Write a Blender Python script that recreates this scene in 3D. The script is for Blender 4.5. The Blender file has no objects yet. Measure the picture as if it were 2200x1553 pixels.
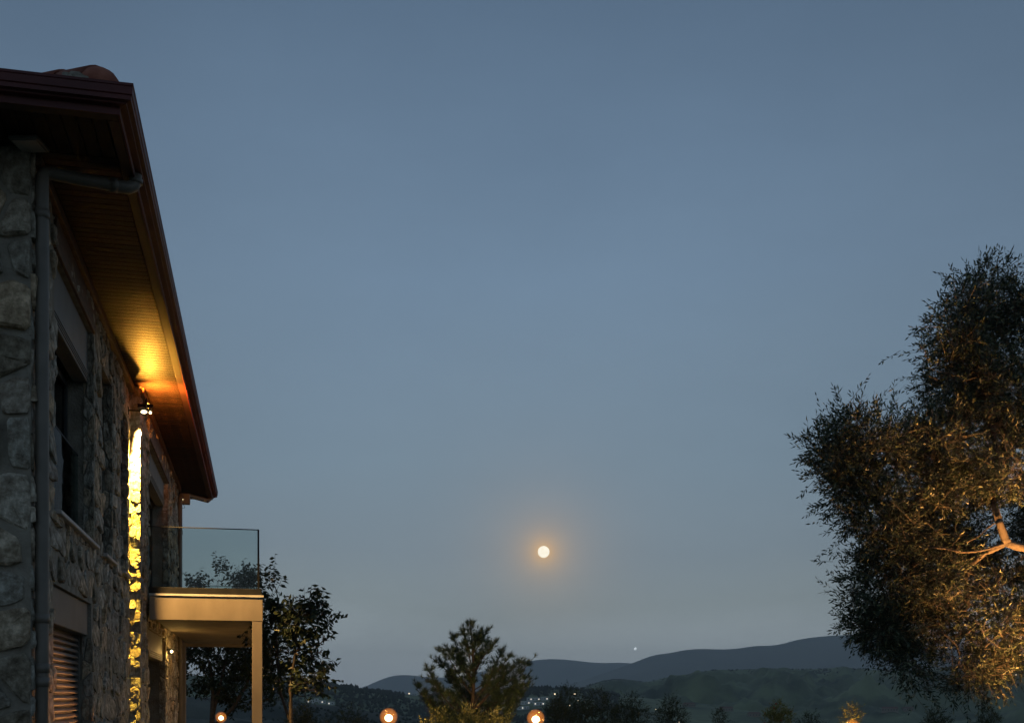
import bpy, bmesh, math, random
import numpy as np
from mathutils import Vector, Matrix, noise
from mathutils.bvhtree import BVHTree

SC = bpy.context.scene
COL = SC.collection
R = math.radians
rnd = random.Random(7)

# ------------------------------------------------------------------ camera
EYE = 1.6
F = 2400.0                      # focal length in photo pixels (2200 wide)
cam_d = bpy.data.cameras.new('camera')
cam = bpy.data.objects.new('camera', cam_d); COL.objects.link(cam); SC.camera = cam
cam.location = (0, 0, EYE); cam.rotation_euler = (R(90), 0, 0)
cam_d.sensor_width = 36; cam_d.lens = F / 2200 * 36
cam_d.shift_y = (1500 - 776.5) / 2200
cam_d.clip_start = 0.1; cam_d.clip_end = 80000

def at(px, py, Y):
    """point at depth Y on the line of sight of photo pixel px,py"""
    return Vector(((px - 1100) / F * Y, Y, EYE + (1500 - py) / F * Y))

# ------------------------------------------------------------------ dusk sky
MOON_DIR = (at(1168, 1185, 1000) - Vector((0, 0, EYE))).normalized()
W = bpy.data.worlds.new('World'); SC.world = W; W.use_nodes = True
nt = W.node_tree; nd = nt.nodes; lk = nt.links
bg = nd['Background']
tc = nd.new('ShaderNodeTexCoord')
nrm = nd.new('ShaderNodeVectorMath'); nrm.operation = 'NORMALIZE'; lk.new(tc.outputs['Generated'], nrm.inputs[0])
sp = nd.new('ShaderNodeSeparateXYZ'); lk.new(nrm.outputs[0], sp.inputs[0])
nz = nd.new('ShaderNodeTexNoise'); nz.inputs['Scale'].default_value = 5; nz.inputs['Detail'].default_value = 5
lk.new(nrm.outputs[0], nz.inputs['Vector'])
nm = nd.new('ShaderNodeMath'); nm.operation = 'MULTIPLY_ADD'; nm.inputs[1].default_value = 0.05; nm.inputs[2].default_value = -0.025
lk.new(nz.outputs[0], nm.inputs[0])
ad = nd.new('ShaderNodeMath'); ad.operation = 'ADD'; lk.new(sp.outputs[2], ad.inputs[0]); lk.new(nm.outputs[0], ad.inputs[1])
rp = nd.new('ShaderNodeValToRGB'); lk.new(ad.outputs[0], rp.inputs[0])
SKY = [(0.0, (.42,.48,.54)), (0.04, (.46,.53,.56)), (0.083, (.30,.36,.38)), (0.13, (.236,.302,.353)), (0.204, (.205,.286,.36)), (0.351, (.172,.257,.362)),
       (0.44, (.140,.216,.316)), (0.53, (.104,.166,.252)), (0.72, (.062,.105,.172)), (1.0, (.035,.06,.105))]
cr = rp.color_ramp
while len(cr.elements) < len(SKY): cr.elements.new(0.5)
for e, (p, c) in zip(cr.elements, SKY): e.position = p; e.color = (*c, 1)
ds = nd.new('ShaderNodeVectorMath'); ds.operation = 'DISTANCE'; lk.new(nrm.outputs[0], ds.inputs[0]); ds.inputs[1].default_value = MOON_DIR
def falloff(amp, sig):
    a = nd.new('ShaderNodeMath'); a.operation = 'DIVIDE'; lk.new(ds.outputs['Value'], a.inputs[0]); a.inputs[1].default_value = -sig
    b = nd.new('ShaderNodeMath'); b.operation = 'EXPONENT'; lk.new(a.outputs[0], b.inputs[0])
    c = nd.new('ShaderNodeMath'); c.operation = 'MULTIPLY'; lk.new(b.outputs[0], c.inputs[0]); c.inputs[1].default_value = amp
    return c.outputs[0]
sm = nd.new('ShaderNodeMath'); sm.operation = 'ADD'; lk.new(falloff(0.66, 0.0095), sm.inputs[0]); lk.new(falloff(0.24, 0.034), sm.inputs[1])
mx = nd.new('ShaderNodeMix'); mx.data_type = 'RGBA'
lk.new(sm.outputs[0], mx.inputs[0]); lk.new(rp.outputs[0], mx.inputs[6]); mx.inputs[7].default_value = (1.10, 0.62, 0.20, 1)
lk.new(mx.outputs[2], bg.inputs[0])
ab = nd.new('ShaderNodeMath'); ab.operation = 'ABSOLUTE'; lk.new(sp.outputs[0], ab.inputs[0])
az = nd.new('ShaderNodeMapRange'); az.interpolation_type = 'SMOOTHSTEP'; az.inputs[1].default_value = .10; az.inputs[2].default_value = .48; az.inputs[3].default_value = 1.0; az.inputs[4].default_value = .80  # dims the sky to both sides, imitating lens darkening
lk.new(ab.outputs[0], az.inputs[0])
cm = nd.new('ShaderNodeMapping'); cm.inputs['Scale'].default_value = (1.6, 1.6, 5.0); lk.new(nrm.outputs[0], cm.inputs[0])
cn = nd.new('ShaderNodeTexNoise'); cn.inputs['Scale'].default_value = 2.2; cn.inputs['Detail'].default_value = 7; cn.inputs['Roughness'].default_value = .62; lk.new(cm.outputs[0], cn.inputs['Vector'])
cs = nd.new('ShaderNodeMath'); cs.operation = 'MULTIPLY_ADD'; cs.inputs[1].default_value = .16; cs.inputs[2].default_value = -.08; lk.new(cn.outputs[0], cs.inputs[0])
ca = nd.new('ShaderNodeMath'); ca.operation = 'ADD'; lk.new(cs.outputs[0], ca.inputs[0]); lk.new(az.outputs[0], ca.inputs[1]); lk.new(ca.outputs[0], bg.inputs[1])

sun_d = bpy.data.lights.new('moonlight', 'SUN'); sun_d.energy = 0.03; sun_d.angle = R(0.5); sun_d.color = (1, 0.82, 0.6)
sun = bpy.data.objects.new('moonlight', sun_d); COL.objects.link(sun)
sun.rotation_euler = (-MOON_DIR).to_track_quat('-Z', 'Y').to_euler()

SC.view_settings.view_transform = 'Standard'; SC.view_settings.look = 'None'
SC.view_settings.exposure = 0; SC.view_settings.gamma = 1
try: SC.view_settings.use_curve_mapping = False
except Exception: pass
SC.cycles.max_bounces = 6; SC.cycles.transparent_max_bounces = 12; SC.cycles.volume_bounces = 1
SC.cycles.sample_clamp_indirect = 3.0
SC.cycles.use_denoising = True

# ------------------------------------------------------------------ helpers
def tag(o, label=None, cat=None, group=None, kind=None):
    if label: o['label'] = label
    if cat: o['category'] = cat
    if group: o['group'] = group
    if kind: o['kind'] = kind
    return o

def empty(name, loc=(0,0,0), rz=0.0, parent=None):
    o = bpy.data.objects.new(name, None); COL.objects.link(o)
    o.location = loc; o.rotation_euler = (0, 0, rz); o.empty_display_size = 0.3
    if parent: o.parent = parent
    return o

def mesh_obj(name, verts, faces, mat, parent=None, smooth=False):
    me = bpy.data.meshes.new(name); me.from_pydata([tuple(v) for v in verts], [], faces); me.update()
    if smooth: me.polygons.foreach_set('use_smooth', [True]*len(me.polygons))
    me.materials.append(mat)
    o = bpy.data.objects.new(name, me); COL.objects.link(o)
    if parent: o.parent = parent
    return o

class MB:
    """collects shapes and links them as one mesh"""
    def __init__(s): s.v = []; s.f = []
    def add(s, v, f):
        n = len(s.v); s.v += [tuple(p) for p in v]; s.f += [tuple(i+n for i in q) for q in f]; return s
    def box(s, a, b, rot=None, bev=0.0):
        (x0,y0,z0),(x1,y1,z1) = [tuple(min(p,q) for p,q in zip(a,b)), tuple(max(p,q) for p,q in zip(a,b))]
        if bev <= 0:
            v = [(x0,y0,z0),(x1,y0,z0),(x1,y1,z0),(x0,y1,z0),(x0,y0,z1),(x1,y0,z1),(x1,y1,z1),(x0,y1,z1)]
            f = [(0,3,2,1),(4,5,6,7),(0,1,5,4),(1,2,6,5),(2,3,7,6),(3,0,4,7)]
        else:
            bm = bmesh.new(); bmesh.ops.create_cube(bm, size=1)
            for q in bm.verts: q.co = Vector(((x0+x1)/2+q.co.x*(x1-x0), (y0+y1)/2+q.co.y*(y1-y0), (z0+z1)/2+q.co.z*(z1-z0)))
            bmesh.ops.bevel(bm, geom=list(bm.edges), offset=bev, segments=1, affect='EDGES')
            bm.verts.index_update(); v = [q.co.copy() for q in bm.verts]; f = [tuple(x.index for x in p.verts) for p in bm.faces]; bm.free()
        if rot is not None: v = [rot @ Vector(p) for p in v]
        return s.add(v, f)
    def tube(s, pts, rad, n=8, cap=True):
        pts = [Vector(p) for p in pts]; m = len(pts)
        if not hasattr(rad, '__len__'): rad = [rad]*m
        v = []; f = []; up = None
        for i, p in enumerate(pts):
            t = (pts[min(i+1,m-1)] - pts[max(i-1,0)]).normalized()
            if up is None: up = t.orthogonal().normalized()
            else:
                up = (up - t*up.dot(t)); up = up.normalized() if up.length > 1e-6 else t.orthogonal().normalized()
            w = t.cross(up)
            for k in range(n):
                a = 2*math.pi*k/n; v.append(p + (up*math.cos(a)+w*math.sin(a))*rad[i])
        for i in range(m-1):
            for k in range(n):
                a, b = i*n+k, i*n+(k+1)%n; f.append((a, b, b+n, a+n))
        if cap: f.append(tuple(range(n-1,-1,-1))); f.append(tuple((m-1)*n+k for k in range(n)))
        return s.add(v, f)
    def sphere(s, c, r, n=12, sc=(1,1,1)):
        v = [(c[0],c[1],c[2]+r*sc[2])]; f = []; h = n//2
        for i in range(1,h):
            th = math.pi*i/h
            for k in range(n):
                a = 2*math.pi*k/n; v.append((c[0]+r*sc[0]*math.sin(th)*math.cos(a), c[1]+r*sc[1]*math.sin(th)*math.sin(a), c[2]+r*sc[2]*math.cos(th)))
        v.append((c[0],c[1],c[2]-r*sc[2])); L = len(v)-1
        for k in range(n): f.append((0, 1+k, 1+(k+1)%n)); f.append((L, 1+(h-2)*n+(k+1)%n, 1+(h-2)*n+k))
        for i in range(h-2):
            for k in range(n): f.append((1+i*n+k, 1+(i+1)*n+k, 1+(i+1)*n+(k+1)%n, 1+i*n+(k+1)%n))
        return s.add(v, f)
    def build(s, name, mat, parent=None, smooth=False): return mesh_obj(name, s.v, s.f, mat, parent, smooth)

def np_mesh(name, verts, faces, mat, parent=None, k=4):
    """verts (n,3), faces (m,k) arrays -> one mesh"""
    me = bpy.data.meshes.new(name); me.vertices.add(len(verts)); me.vertices.foreach_set('co', np.asarray(verts, np.float32).ravel())
    m = len(faces); me.loops.add(m*k); me.loops.foreach_set('vertex_index', np.asarray(faces, np.int32).ravel())
    me.polygons.add(m); me.polygons.foreach_set('loop_start', np.arange(0, m*k, k, dtype=np.int32)); me.polygons.foreach_set('loop_total', np.full(m, k, np.int32))
    me.update(); me.validate(); me.materials.append(mat)
    o = bpy.data.objects.new(name, me); COL.objects.link(o)
    if parent: o.parent = parent
    return o

# ------------------------------------------------------------------ materials
def mat_base(name, col, rough=0.7, metal=0.0, spec=0.5):
    m = bpy.data.materials.new(name); m.use_nodes = True
    b = m.node_tree.nodes['Principled BSDF']
    b.inputs['Base Color'].default_value = (*col, 1); b.inputs['Roughness'].default_value = rough
    b.inputs['Metallic'].default_value = metal; b.inputs['Specular IOR Level'].default_value = spec
    return m, m.node_tree.nodes, m.node_tree.links, b

def noisy(name, c1, c2, scale=8.0, rough=0.7, bump=0.0, bscale=None, metal=0.0, spec=0.5, stretch=(1,1,1), detail=5, lo=.35, hi=.65, dist=0.02, rvar=0.0, coord='Object', isl=0.0):
    m, n, l, b = mat_base(name, c1, rough, metal, spec)
    t = n.new('ShaderNodeTexCoord'); mp = n.new('ShaderNodeMapping'); mp.inputs['Scale'].default_value = stretch
    l.new(t.outputs[coord], mp.inputs[0])
    no = n.new('ShaderNodeTexNoise'); no.inputs['Scale'].default_value = scale; no.inputs['Detail'].default_value = detail
    l.new(mp.outputs[0], no.inputs['Vector'])
    r = n.new('ShaderNodeValToRGB'); r.color_ramp.elements[0].position = lo; r.color_ramp.elements[1].position = hi
    r.color_ramp.elements[0].color = (*c1, 1); r.color_ramp.elements[1].color = (*c2, 1)
    l.new(no.outputs[0], r.inputs[0]); out = r.outputs[0]
    if isl > 0:
        g = n.new('ShaderNodeNewGeometry'); oi = n.new('ShaderNodeObjectInfo')
        a = n.new('ShaderNodeMath'); a.operation = 'ADD'; l.new(g.outputs['Random Per Island'], a.inputs[0]); l.new(oi.outputs['Random'], a.inputs[1])
        fr = n.new('ShaderNodeMath'); fr.operation = 'FRACT'; l.new(a.outputs[0], fr.inputs[0])
        mr = n.new('ShaderNodeMapRange'); mr.inputs[3].default_value = 1-isl; mr.inputs[4].default_value = 1+isl; l.new(fr.outputs[0], mr.inputs[0])
        vm = n.new('ShaderNodeVectorMath'); vm.operation = 'SCALE'; l.new(out, vm.inputs[0]); l.new(mr.outputs[0], vm.inputs['Scale']); out = vm.outputs[0]
    l.new(out, b.inputs['Base Color'])
    if rvar:
        rr = n.new('ShaderNodeMapRange'); rr.inputs[3].default_value = rough-rvar; rr.inputs[4].default_value = rough+rvar
        l.new(no.outputs[0], rr.inputs[0]); l.new(rr.outputs[0], b.inputs['Roughness'])
    if bump:
        nb = n.new('ShaderNodeTexNoise'); nb.inputs['Scale'].default_value = bscale or scale*3; nb.inputs['Detail'].default_value = 8
        l.new(mp.outputs[0], nb.inputs['Vector'])
        bp = n.new('ShaderNodeBump'); bp.inputs['Strength'].default_value = bump; bp.inputs['Distance'].default_value = dist
        l.new(nb.outputs[0], bp.inputs['Height']); l.new(bp.outputs[0], b.inputs['Normal'])
    return m

def stone_mat():
    m, n, l, b = mat_base('limestone', (.2,.2,.2), 0.85, spec=0.25)
    t = n.new('ShaderNodeTexCoord')
    g = n.new('ShaderNodeNewGeometry'); oi = n.new('ShaderNodeObjectInfo')
    a = n.new('ShaderNodeMath'); a.operation = 'ADD'; l.new(g.outputs['Random Per Island'], a.inputs[0]); l.new(oi.outputs['Random'], a.inputs[1])
    fr = n.new('ShaderNodeMath'); fr.operation = 'FRACT'; l.new(a.outputs[0], fr.inputs[0])
    n1 = n.new('ShaderNodeTexNoise'); n1.inputs['Scale'].default_value = 9; n1.inputs['Detail'].default_value = 9; n1.inputs['Roughness'].default_value = .72
    l.new(t.outputs['Object'], n1.inputs['Vector'])
    r1 = n.new('ShaderNodeValToRGB'); e = r1.color_ramp.elements; e[0].position = .30; e[0].color = (.13,.105,.078,1); e[1].position = .66; e[1].color = (.86,.80,.69,1)
    k = e.new(.43); k.color = (.33,.285,.225,1)
    k = e.new(.52); k.color = (.50,.45,.37,1)
    l.new(n1.outputs[0], r1.inputs[0])
    r2 = n.new('ShaderNodeValToRGB'); r2.color_ramp.interpolation = 'LINEAR'; e = r2.color_ramp.elements
    e[0].color = (.55,.50,.42,1); e[1].color = (1.25,1.2,1.12,1)
    k = e.new(.3); k.color = (.8,.82,.82,1); k = e.new(.55); k.color = (1.1,.92,.72,1); k = e.new(.75); k.color = (.7,.72,.75,1)
    l.new(fr.outputs[0], r2.inputs[0])
    mu = n.new('ShaderNodeMix'); mu.data_type = 'RGBA'; mu.blend_type = 'MULTIPLY'; mu.inputs[0].default_value = 1
    l.new(r1.outputs[0], mu.inputs[6]); l.new(r2.outputs[0], mu.inputs[7]); l.new(mu.outputs[2], b.inputs['Base Color'])
    n2 = n.new('ShaderNodeTexNoise'); n2.inputs['Scale'].default_value = 22; n2.inputs['Detail'].default_value = 10; n2.inputs['Roughness'].default_value = .7
    l.new(t.outputs['Object'], n2.inputs['Vector'])
    bp = n.new('ShaderNodeBump'); bp.inputs['Strength'].default_value = .9; bp.inputs['Distance'].default_value = .03
    l.new(n2.outputs[0], bp.inputs['Height']); l.new(bp.outputs[0], b.inputs['Normal'])
    return m

def glass_mat(name, tint, rough=0.0, ior=1.5):
    m = bpy.data.materials.new(name); m.use_nodes = True; n = m.node_tree.nodes; l = m.node_tree.links
    n.clear(); o = n.new('ShaderNodeOutputMaterial'); mi = n.new('ShaderNodeMixShader'); tr = n.new('ShaderNodeBsdfTransparent'); gl = n.new('ShaderNodeBsdfGlossy')
    fr = n.new('ShaderNodeFresnel'); fr.inputs[0].default_value = ior
    tr.inputs[0].default_value = (*tint, 1); gl.inputs['Roughness'].default_value = rough
    l.new(fr.outputs[0], mi.inputs[0]); l.new(tr.outputs[0], mi.inputs[1]); l.new(gl.outputs[0], mi.inputs[2]); l.new(mi.outputs[0], o.inputs[0])
    return m

def emit_mat(name, col, s):
    m = bpy.data.materials.new(name); m.use_nodes = True; n = m.node_tree.nodes; l = m.node_tree.links
    n.clear(); o = n.new('ShaderNodeOutputMaterial'); e = n.new('ShaderNodeEmission'); e.inputs[0].default_value = (*col, 1); e.inputs[1].default_value = s
    l.new(e.outputs[0], o.inputs[0]); return m

def leaf_mat(name, c1, c2, trans=0.25, rough=0.45, scale=3.0, mid=None):
    m = bpy.data.materials.new(name); m.use_nodes = True; n = m.node_tree.nodes; l = m.node_tree.links
    b = n['Principled BSDF']; out = n['Material Output']
    g = n.new('ShaderNodeNewGeometry'); r = n.new('ShaderNodeValToRGB')
    r.color_ramp.elements[0].color = (*c1, 1); r.color_ramp.elements[1].color = (*c2, 1)
    if mid: q = r.color_ramp.elements.new(mid[0]); q.color = (*mid[1], 1)
    l.new(g.outputs['Random Per Island'], r.inputs[0]); l.new(r.outputs[0], b.inputs['Base Color'])
    b.inputs['Roughness'].default_value = rough; b.inputs['Specular IOR Level'].default_value = 0.35
    t = n.new('ShaderNodeBsdfTranslucent'); l.new(r.outputs[0], t.inputs[0])
    mi = n.new('ShaderNodeMixShader'); mi.inputs[0].default_value = trans
    l.new(b.outputs[0], mi.inputs[1]); l.new(t.outputs[0], mi.inputs[2]); l.new(mi.outputs[0], out.inputs[0])
    return m

M = {}
M['stone'] = stone_mat()
M['mortar'] = noisy('mortar', (.24,.21,.165), (.36,.32,.255), 6, .95, .7, 40, dist=.02)
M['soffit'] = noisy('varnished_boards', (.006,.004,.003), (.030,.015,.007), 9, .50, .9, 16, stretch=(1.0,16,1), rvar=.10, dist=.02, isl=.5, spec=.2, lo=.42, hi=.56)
M['lintel'] = noisy('brown_wood', (.10,.05,.024), (.17,.085,.04), 5, .55, .3, 14, stretch=(1,1,6))
M['gutter'] = noisy('maroon_metal', (.085,.016,.014), (.125,.024,.021), 3, .6, .05, 12)
M['edge'] = noisy('shaded_edge_maroon', (.022,.010,.009), (.035,.015,.013), 4, .6)  # maroon darkened so the edge board looks out of the lamp's light
M['pvc'] = noisy('grey_plastic_pipe', (.16,.138,.11), (.21,.182,.148), 4, .5, .08, 20)
M['taupe'] = noisy('taupe_render', (.19,.155,.115), (.285,.235,.178), 1.6, .75, .3, 60, dist=.004, stretch=(1.6,1.6,.7), detail=9, lo=.25, hi=.6)
M['flash'] = noisy('pale_metal_flashing', (.55,.52,.46), (.65,.62,.56), 5, .4, .03, 20)
M['dark'] = noisy('charcoal_metal', (.010,.010,.010), (.018,.018,.018), 5, .6, .03, 20, spec=.25)
M['frame'] = noisy('anthracite_frame', (.035,.037,.038), (.05,.052,.053), 5, .5, .03, 20)
M['box'] = noisy('grey_shutter_box', (.17,.155,.135), (.20,.185,.16), 3, .6, .05, 30)
M['slat'] = noisy('bronze_shutter_slat', (.13,.10,.08), (.17,.13,.10), 5, .45, .05, 20)
M['sill'] = noisy('pale_marble', (.42,.36,.32), (.55,.49,.45), 6, .5, .1, 20)
M['terra'] = noisy('terracotta', (.24,.075,.045), (.36,.13,.08), 7, .85, .4, 30, isl=.25)
M['roofdeck'] = noisy('roof_felt', (.04,.03,.03), (.06,.05,.05), 6, .9)
M['glass'] = glass_mat('clear_glass', (.84,.895,.885), 0, 1.45)
M['pane'] = glass_mat('window_glass', (.35,.38,.38), 0.02, 1.15)
M['guard'] = glass_mat('guard_glass', (.72,.80,.80), 0.0, 1.04)
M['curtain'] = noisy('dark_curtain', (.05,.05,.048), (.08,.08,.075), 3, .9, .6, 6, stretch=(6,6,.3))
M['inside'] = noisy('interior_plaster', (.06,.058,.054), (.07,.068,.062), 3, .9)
M['olive'] = leaf_mat('olive_leaf', (.026,.040,.022), (.32,.33,.19), .12, .42, mid=(.72, (.062,.085,.045)))
M['bark'] = noisy('olive_bark', (.13,.10,.07), (.24,.19,.13), 12, .9, .8, 40, stretch=(1,1,.4), dist=.02)
M['cherry'] = leaf_mat('broad_leaf', (.018,.030,.012), (.050,.068,.027), .2, .5)
M['pine'] = leaf_mat('pine_needle', (.035,.058,.028), (.085,.125,.058), .1, .6)
M['shrub'] = leaf_mat('shrub_leaf', (.040,.048,.020), (.105,.11,.045), .2, .5)
M['brightened_shrub'] = leaf_mat('brightened_shrub_leaf', (.14,.15,.04), (.34,.32,.10), .25, .5)  # leaf colour raised to stand in for lamplight on the lit shrubs
M['red'] = leaf_mat('red_flower', (.30,.02,.02), (.45,.05,.03), .2, .5)
M['pinebark'] = noisy('pine_bark', (.06,.045,.035), (.11,.085,.06), 12, .95, .7, 30)
M['grass'] = noisy('grass_ground', (.035,.045,.018), (.07,.07,.035), 1.5, .95, .5, 20)
M['hill'] = noisy('wooded_hill', (.035,.055,.024), (.22,.245,.11), .012, .95, .0, coord='Object', detail=9, lo=.32, hi=.66)
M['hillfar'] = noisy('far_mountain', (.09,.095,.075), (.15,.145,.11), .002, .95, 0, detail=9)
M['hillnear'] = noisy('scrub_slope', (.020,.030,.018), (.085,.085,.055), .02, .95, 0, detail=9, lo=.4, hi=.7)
M['forest'] = noisy('distant_foliage', (.012,.020,.010), (.030,.040,.018), .05, .95, isl=.4)
M['white'] = noisy('whitewash', (.55,.55,.52), (.7,.69,.66), 1, .8)
M['redroof'] = noisy('far_roof', (.16,.08,.06), (.22,.11,.08), 1, .9)
M['moon'] = emit_mat('moon_surface', (1.0, .93, .76), 1.45)
_n = M['moon'].node_tree; _t = _n.nodes.new('ShaderNodeTexCoord'); _z = _n.nodes.new('ShaderNodeTexNoise'); _z.inputs['Scale'].default_value = .012; _r = _n.nodes.new('ShaderNodeValToRGB')
_r.color_ramp.elements[0].position = .42; _r.color_ramp.elements[0].color = (.93,.85,.67,1); _r.color_ramp.elements[1].position = .55; _r.color_ramp.elements[1].color = (1,.93,.76,1)
_n.links.new(_t.outputs['Object'], _z.inputs['Vector']); _n.links.new(_z.outputs[0], _r.inputs[0]); _n.links.new(_r.outputs[0], [q for q in _n.nodes if q.type == 'EMISSION'][0].inputs[0])
M['star'] = emit_mat('starlight', (.85, .95, 1.0), 1.5)
M['lampglow'] = emit_mat('lit_lamp', (1.0, .66, .30), 9.0)
M['farlight'] = emit_mat('far_lamp_light', (1.0, .78, .48), 2.2)
M['farwhite'] = emit_mat('far_white_light', (1, .92, .78), 1.0)
M['lens'] = emit_mat('lamp_lens', (1.0, .80, .42), 6.0)

# ------------------------------------------------------------------ ground and hills
SURF = []
def ridge_hill(name, pts, Y, front, mat, base, back=0.35, spur=0.25, nx=260, nj=26, ns=1.0, seed=0, rough=0.0):
    xs = np.linspace(pts[0][0], pts[-1][0], nx); ys = np.interp(xs, [p[0] for p in pts], [p[1] for p in pts])
    ker = np.ones(5)/5; ys = np.convolve(np.pad(ys, 2, mode='edge'), ker, 'valid')
    V = []; Fc = []
    ts = [i/(nj-1) for i in range(nj)] + [1.08, 1.2, 1.4]
    for j, t in enumerate(ts):
        Yj = Y*(front + (1-front)*t) if t <= 1 else Y*(1+(t-1)*back*2)
        for i in range(nx):
            zr = EYE + (1500-ys[i])/F*Y
            X = (xs[i]-1100)/F*Yj
            q = noise.fractal(Vector((X/Y*9*ns+seed, Yj/Y*5*ns, seed)), .9, 2.1, 6)
            if t <= 1:
                w = 4*t*(1-t)
                tt = t + q*spur*w
                z = base + (zr-base)*max(0, min(1.02, tt))**1.15*(1 if t < 1 else 1)
                # never rise over the line of sight of the ridge
                z = min(z, EYE + (zr-EYE)/Y*Yj*0.995) if t < 1 else zr
                z += rough*noise.noise(Vector((X*.05, Yj*.05, 3)))*w if t < 1 else 0
            else: z = zr - (zr-base)*(t-1)*2.0
            V.append((X, min(Yj, 10100), z))
    for j in range(len(ts)-1):
        for i in range(nx-1):
            a = j*nx+i; Fc.append((a, a+1, a+nx+1, a+nx))
    o = mesh_obj(name, V, Fc, mat, None, True); o['kind'] = 'structure'
    SURF.append((V, Fc)); return V, ts, nx

def zg(x, y):
    d = math.hypot(x, y)
    t = max(0, min(1, (d-28)/700)); return -34*(t*t*(3-2*t))**.7 if t > 0 else 0.0
V = []; Fc = []; rr = [0, 3, 6, 10, 15, 20, 26, 30, 40, 55, 75, 100, 140, 200, 300, 450, 700, 1000, 1600, 2600, 4500, 7000, 10200]; na = 72
for r_ in rr:
    for k in range(na):
        a = 2*math.pi*k/na; x, y = r_*math.cos(a), r_*math.sin(a); V.append((x, y, zg(x, y)))
for i in range(len(rr)-1):
    for k in range(na): a, b = i*na+k, i*na+(k+1)%na; Fc.append((a, b, b+na, a+na))
g = mesh_obj('ground', V, Fc, M['grass'], None, True); g['kind'] = 'structure'; SURF.append((V, Fc))

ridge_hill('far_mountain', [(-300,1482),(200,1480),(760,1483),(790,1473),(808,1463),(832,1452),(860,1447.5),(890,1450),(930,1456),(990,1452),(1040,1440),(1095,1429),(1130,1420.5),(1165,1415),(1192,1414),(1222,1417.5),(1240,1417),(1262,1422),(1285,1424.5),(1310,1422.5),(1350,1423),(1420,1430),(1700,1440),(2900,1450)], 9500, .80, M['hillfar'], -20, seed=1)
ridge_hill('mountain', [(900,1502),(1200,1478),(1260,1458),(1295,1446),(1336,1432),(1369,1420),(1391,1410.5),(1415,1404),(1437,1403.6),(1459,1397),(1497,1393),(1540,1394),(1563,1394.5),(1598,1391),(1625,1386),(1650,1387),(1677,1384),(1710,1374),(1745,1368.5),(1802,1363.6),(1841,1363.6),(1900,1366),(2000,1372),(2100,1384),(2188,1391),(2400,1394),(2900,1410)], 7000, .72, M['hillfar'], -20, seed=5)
ridge_hill('green_hill', [(900,1512),(1150,1494),(1240,1481),(1280,1468),(1315,1459.5),(1335,1460),(1352,1461.5),(1390,1464.5),(1430,1455),(1470,1449),(1500,1444),(1530,1440),(1560,1441),(1600,1438),(1650,1434.5),(1700,1437),(1745,1437),(1775,1435),(1809,1432),(1836,1435),(1864,1439),(1900,1442),(1950,1440),(2000,1436),(2100,1428),(2177,1423),(2300,1420),(2900,1430)], 2700, .38, M['hill'], -32, spur=.55, nx=420, nj=48, ns=2.2, seed=9, rough=8)
WV, WT, WN = ridge_hill('wooded_hill', [(-900,1440),(300,1446),(560,1455),(640,1462),(680,1468),(705,1467),(735,1471),(780,1478),(820,1484),(860,1489.5),(900,1493),(1000,1490),(1100,1478.5),(1180,1477.5),(1240,1480),(1330,1492),(1450,1506),(1700,1524)], 1700, .45, M['hill'], -34, spur=.3, nx=360, nj=30, seed=13)
ridge_hill('scrub_hill', [(-900,1488),(400,1496),(560,1502),(650,1510),(690,1513),(730,1517),(790,1527),(850,1534),(900,1545),(980,1565)], 720, .45, M['hillnear'], -30, spur=.4, nx=200, nj=26, seed=17)

BV = []; BF = []
for v, f in SURF: n0 = len(BV); BV += [Vector(p) for p in v]; BF += [tuple(i+n0 for i in q) for q in f]
BVH = BVHTree.FromPolygons(BV, BF)
def land(px, py, fallbackY=1000):
    d = (at(px, py, 1000)-Vector((0,0,EYE))).normalized(); h = BVH.ray_cast(Vector((0,0,EYE)), d)
    return h[0] if h[0] is not None else at(px, py, fallbackY)
def height(x, y):
    h = BVH.ray_cast(Vector((x, y, 3000)), Vector((0,0,-1))); return h[0].z if h[0] is not None else 0

Hs = [(668,1509,7,'leftmost white house on the scrub slope right of the drooping tree',0,0),(680,1506,5,'tall white house on the scrub slope, second from the left of its group',1,0),(692,1510,9,'long white house in the middle of the group on the scrub slope',2,0),(711,1513,8,'rightmost white house of the group on the scrub slope',0,0),
      (880,1491,9,'white house on the wooded crest just left of the pine',0,0),(891,1493,7,'small white house on the wooded crest, half behind the pine',1,0),
      (1132,1512,14,'lower left white house of the lit village right of the pine',1,0),(1146,1504,16,'upper long white building of the lit village right of the pine',2,0),(1158,1514,12,'lower middle white house of the lit village right of the pine',0,0),(1170,1503,9,'right hand white house of the lit village right of the pine',1,0),(1124,1523,12,'lowest white house of the lit village right of the pine',2,0),
      (1480,1517,15,'pale low house in the valley below the green hill, left one',2,1),(1560,1526,16,'pale low house in the valley below the green hill, middle one',2,1),(1620,1538,14,'pale low house in the valley below the green hill, right one',2,1),
      (1912,1527,18,'pale low house in the valley below the olive tree, left one',2,1),(1950,1526,14,'pale low house in the valley below the olive tree, right one',2,1)]
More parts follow.
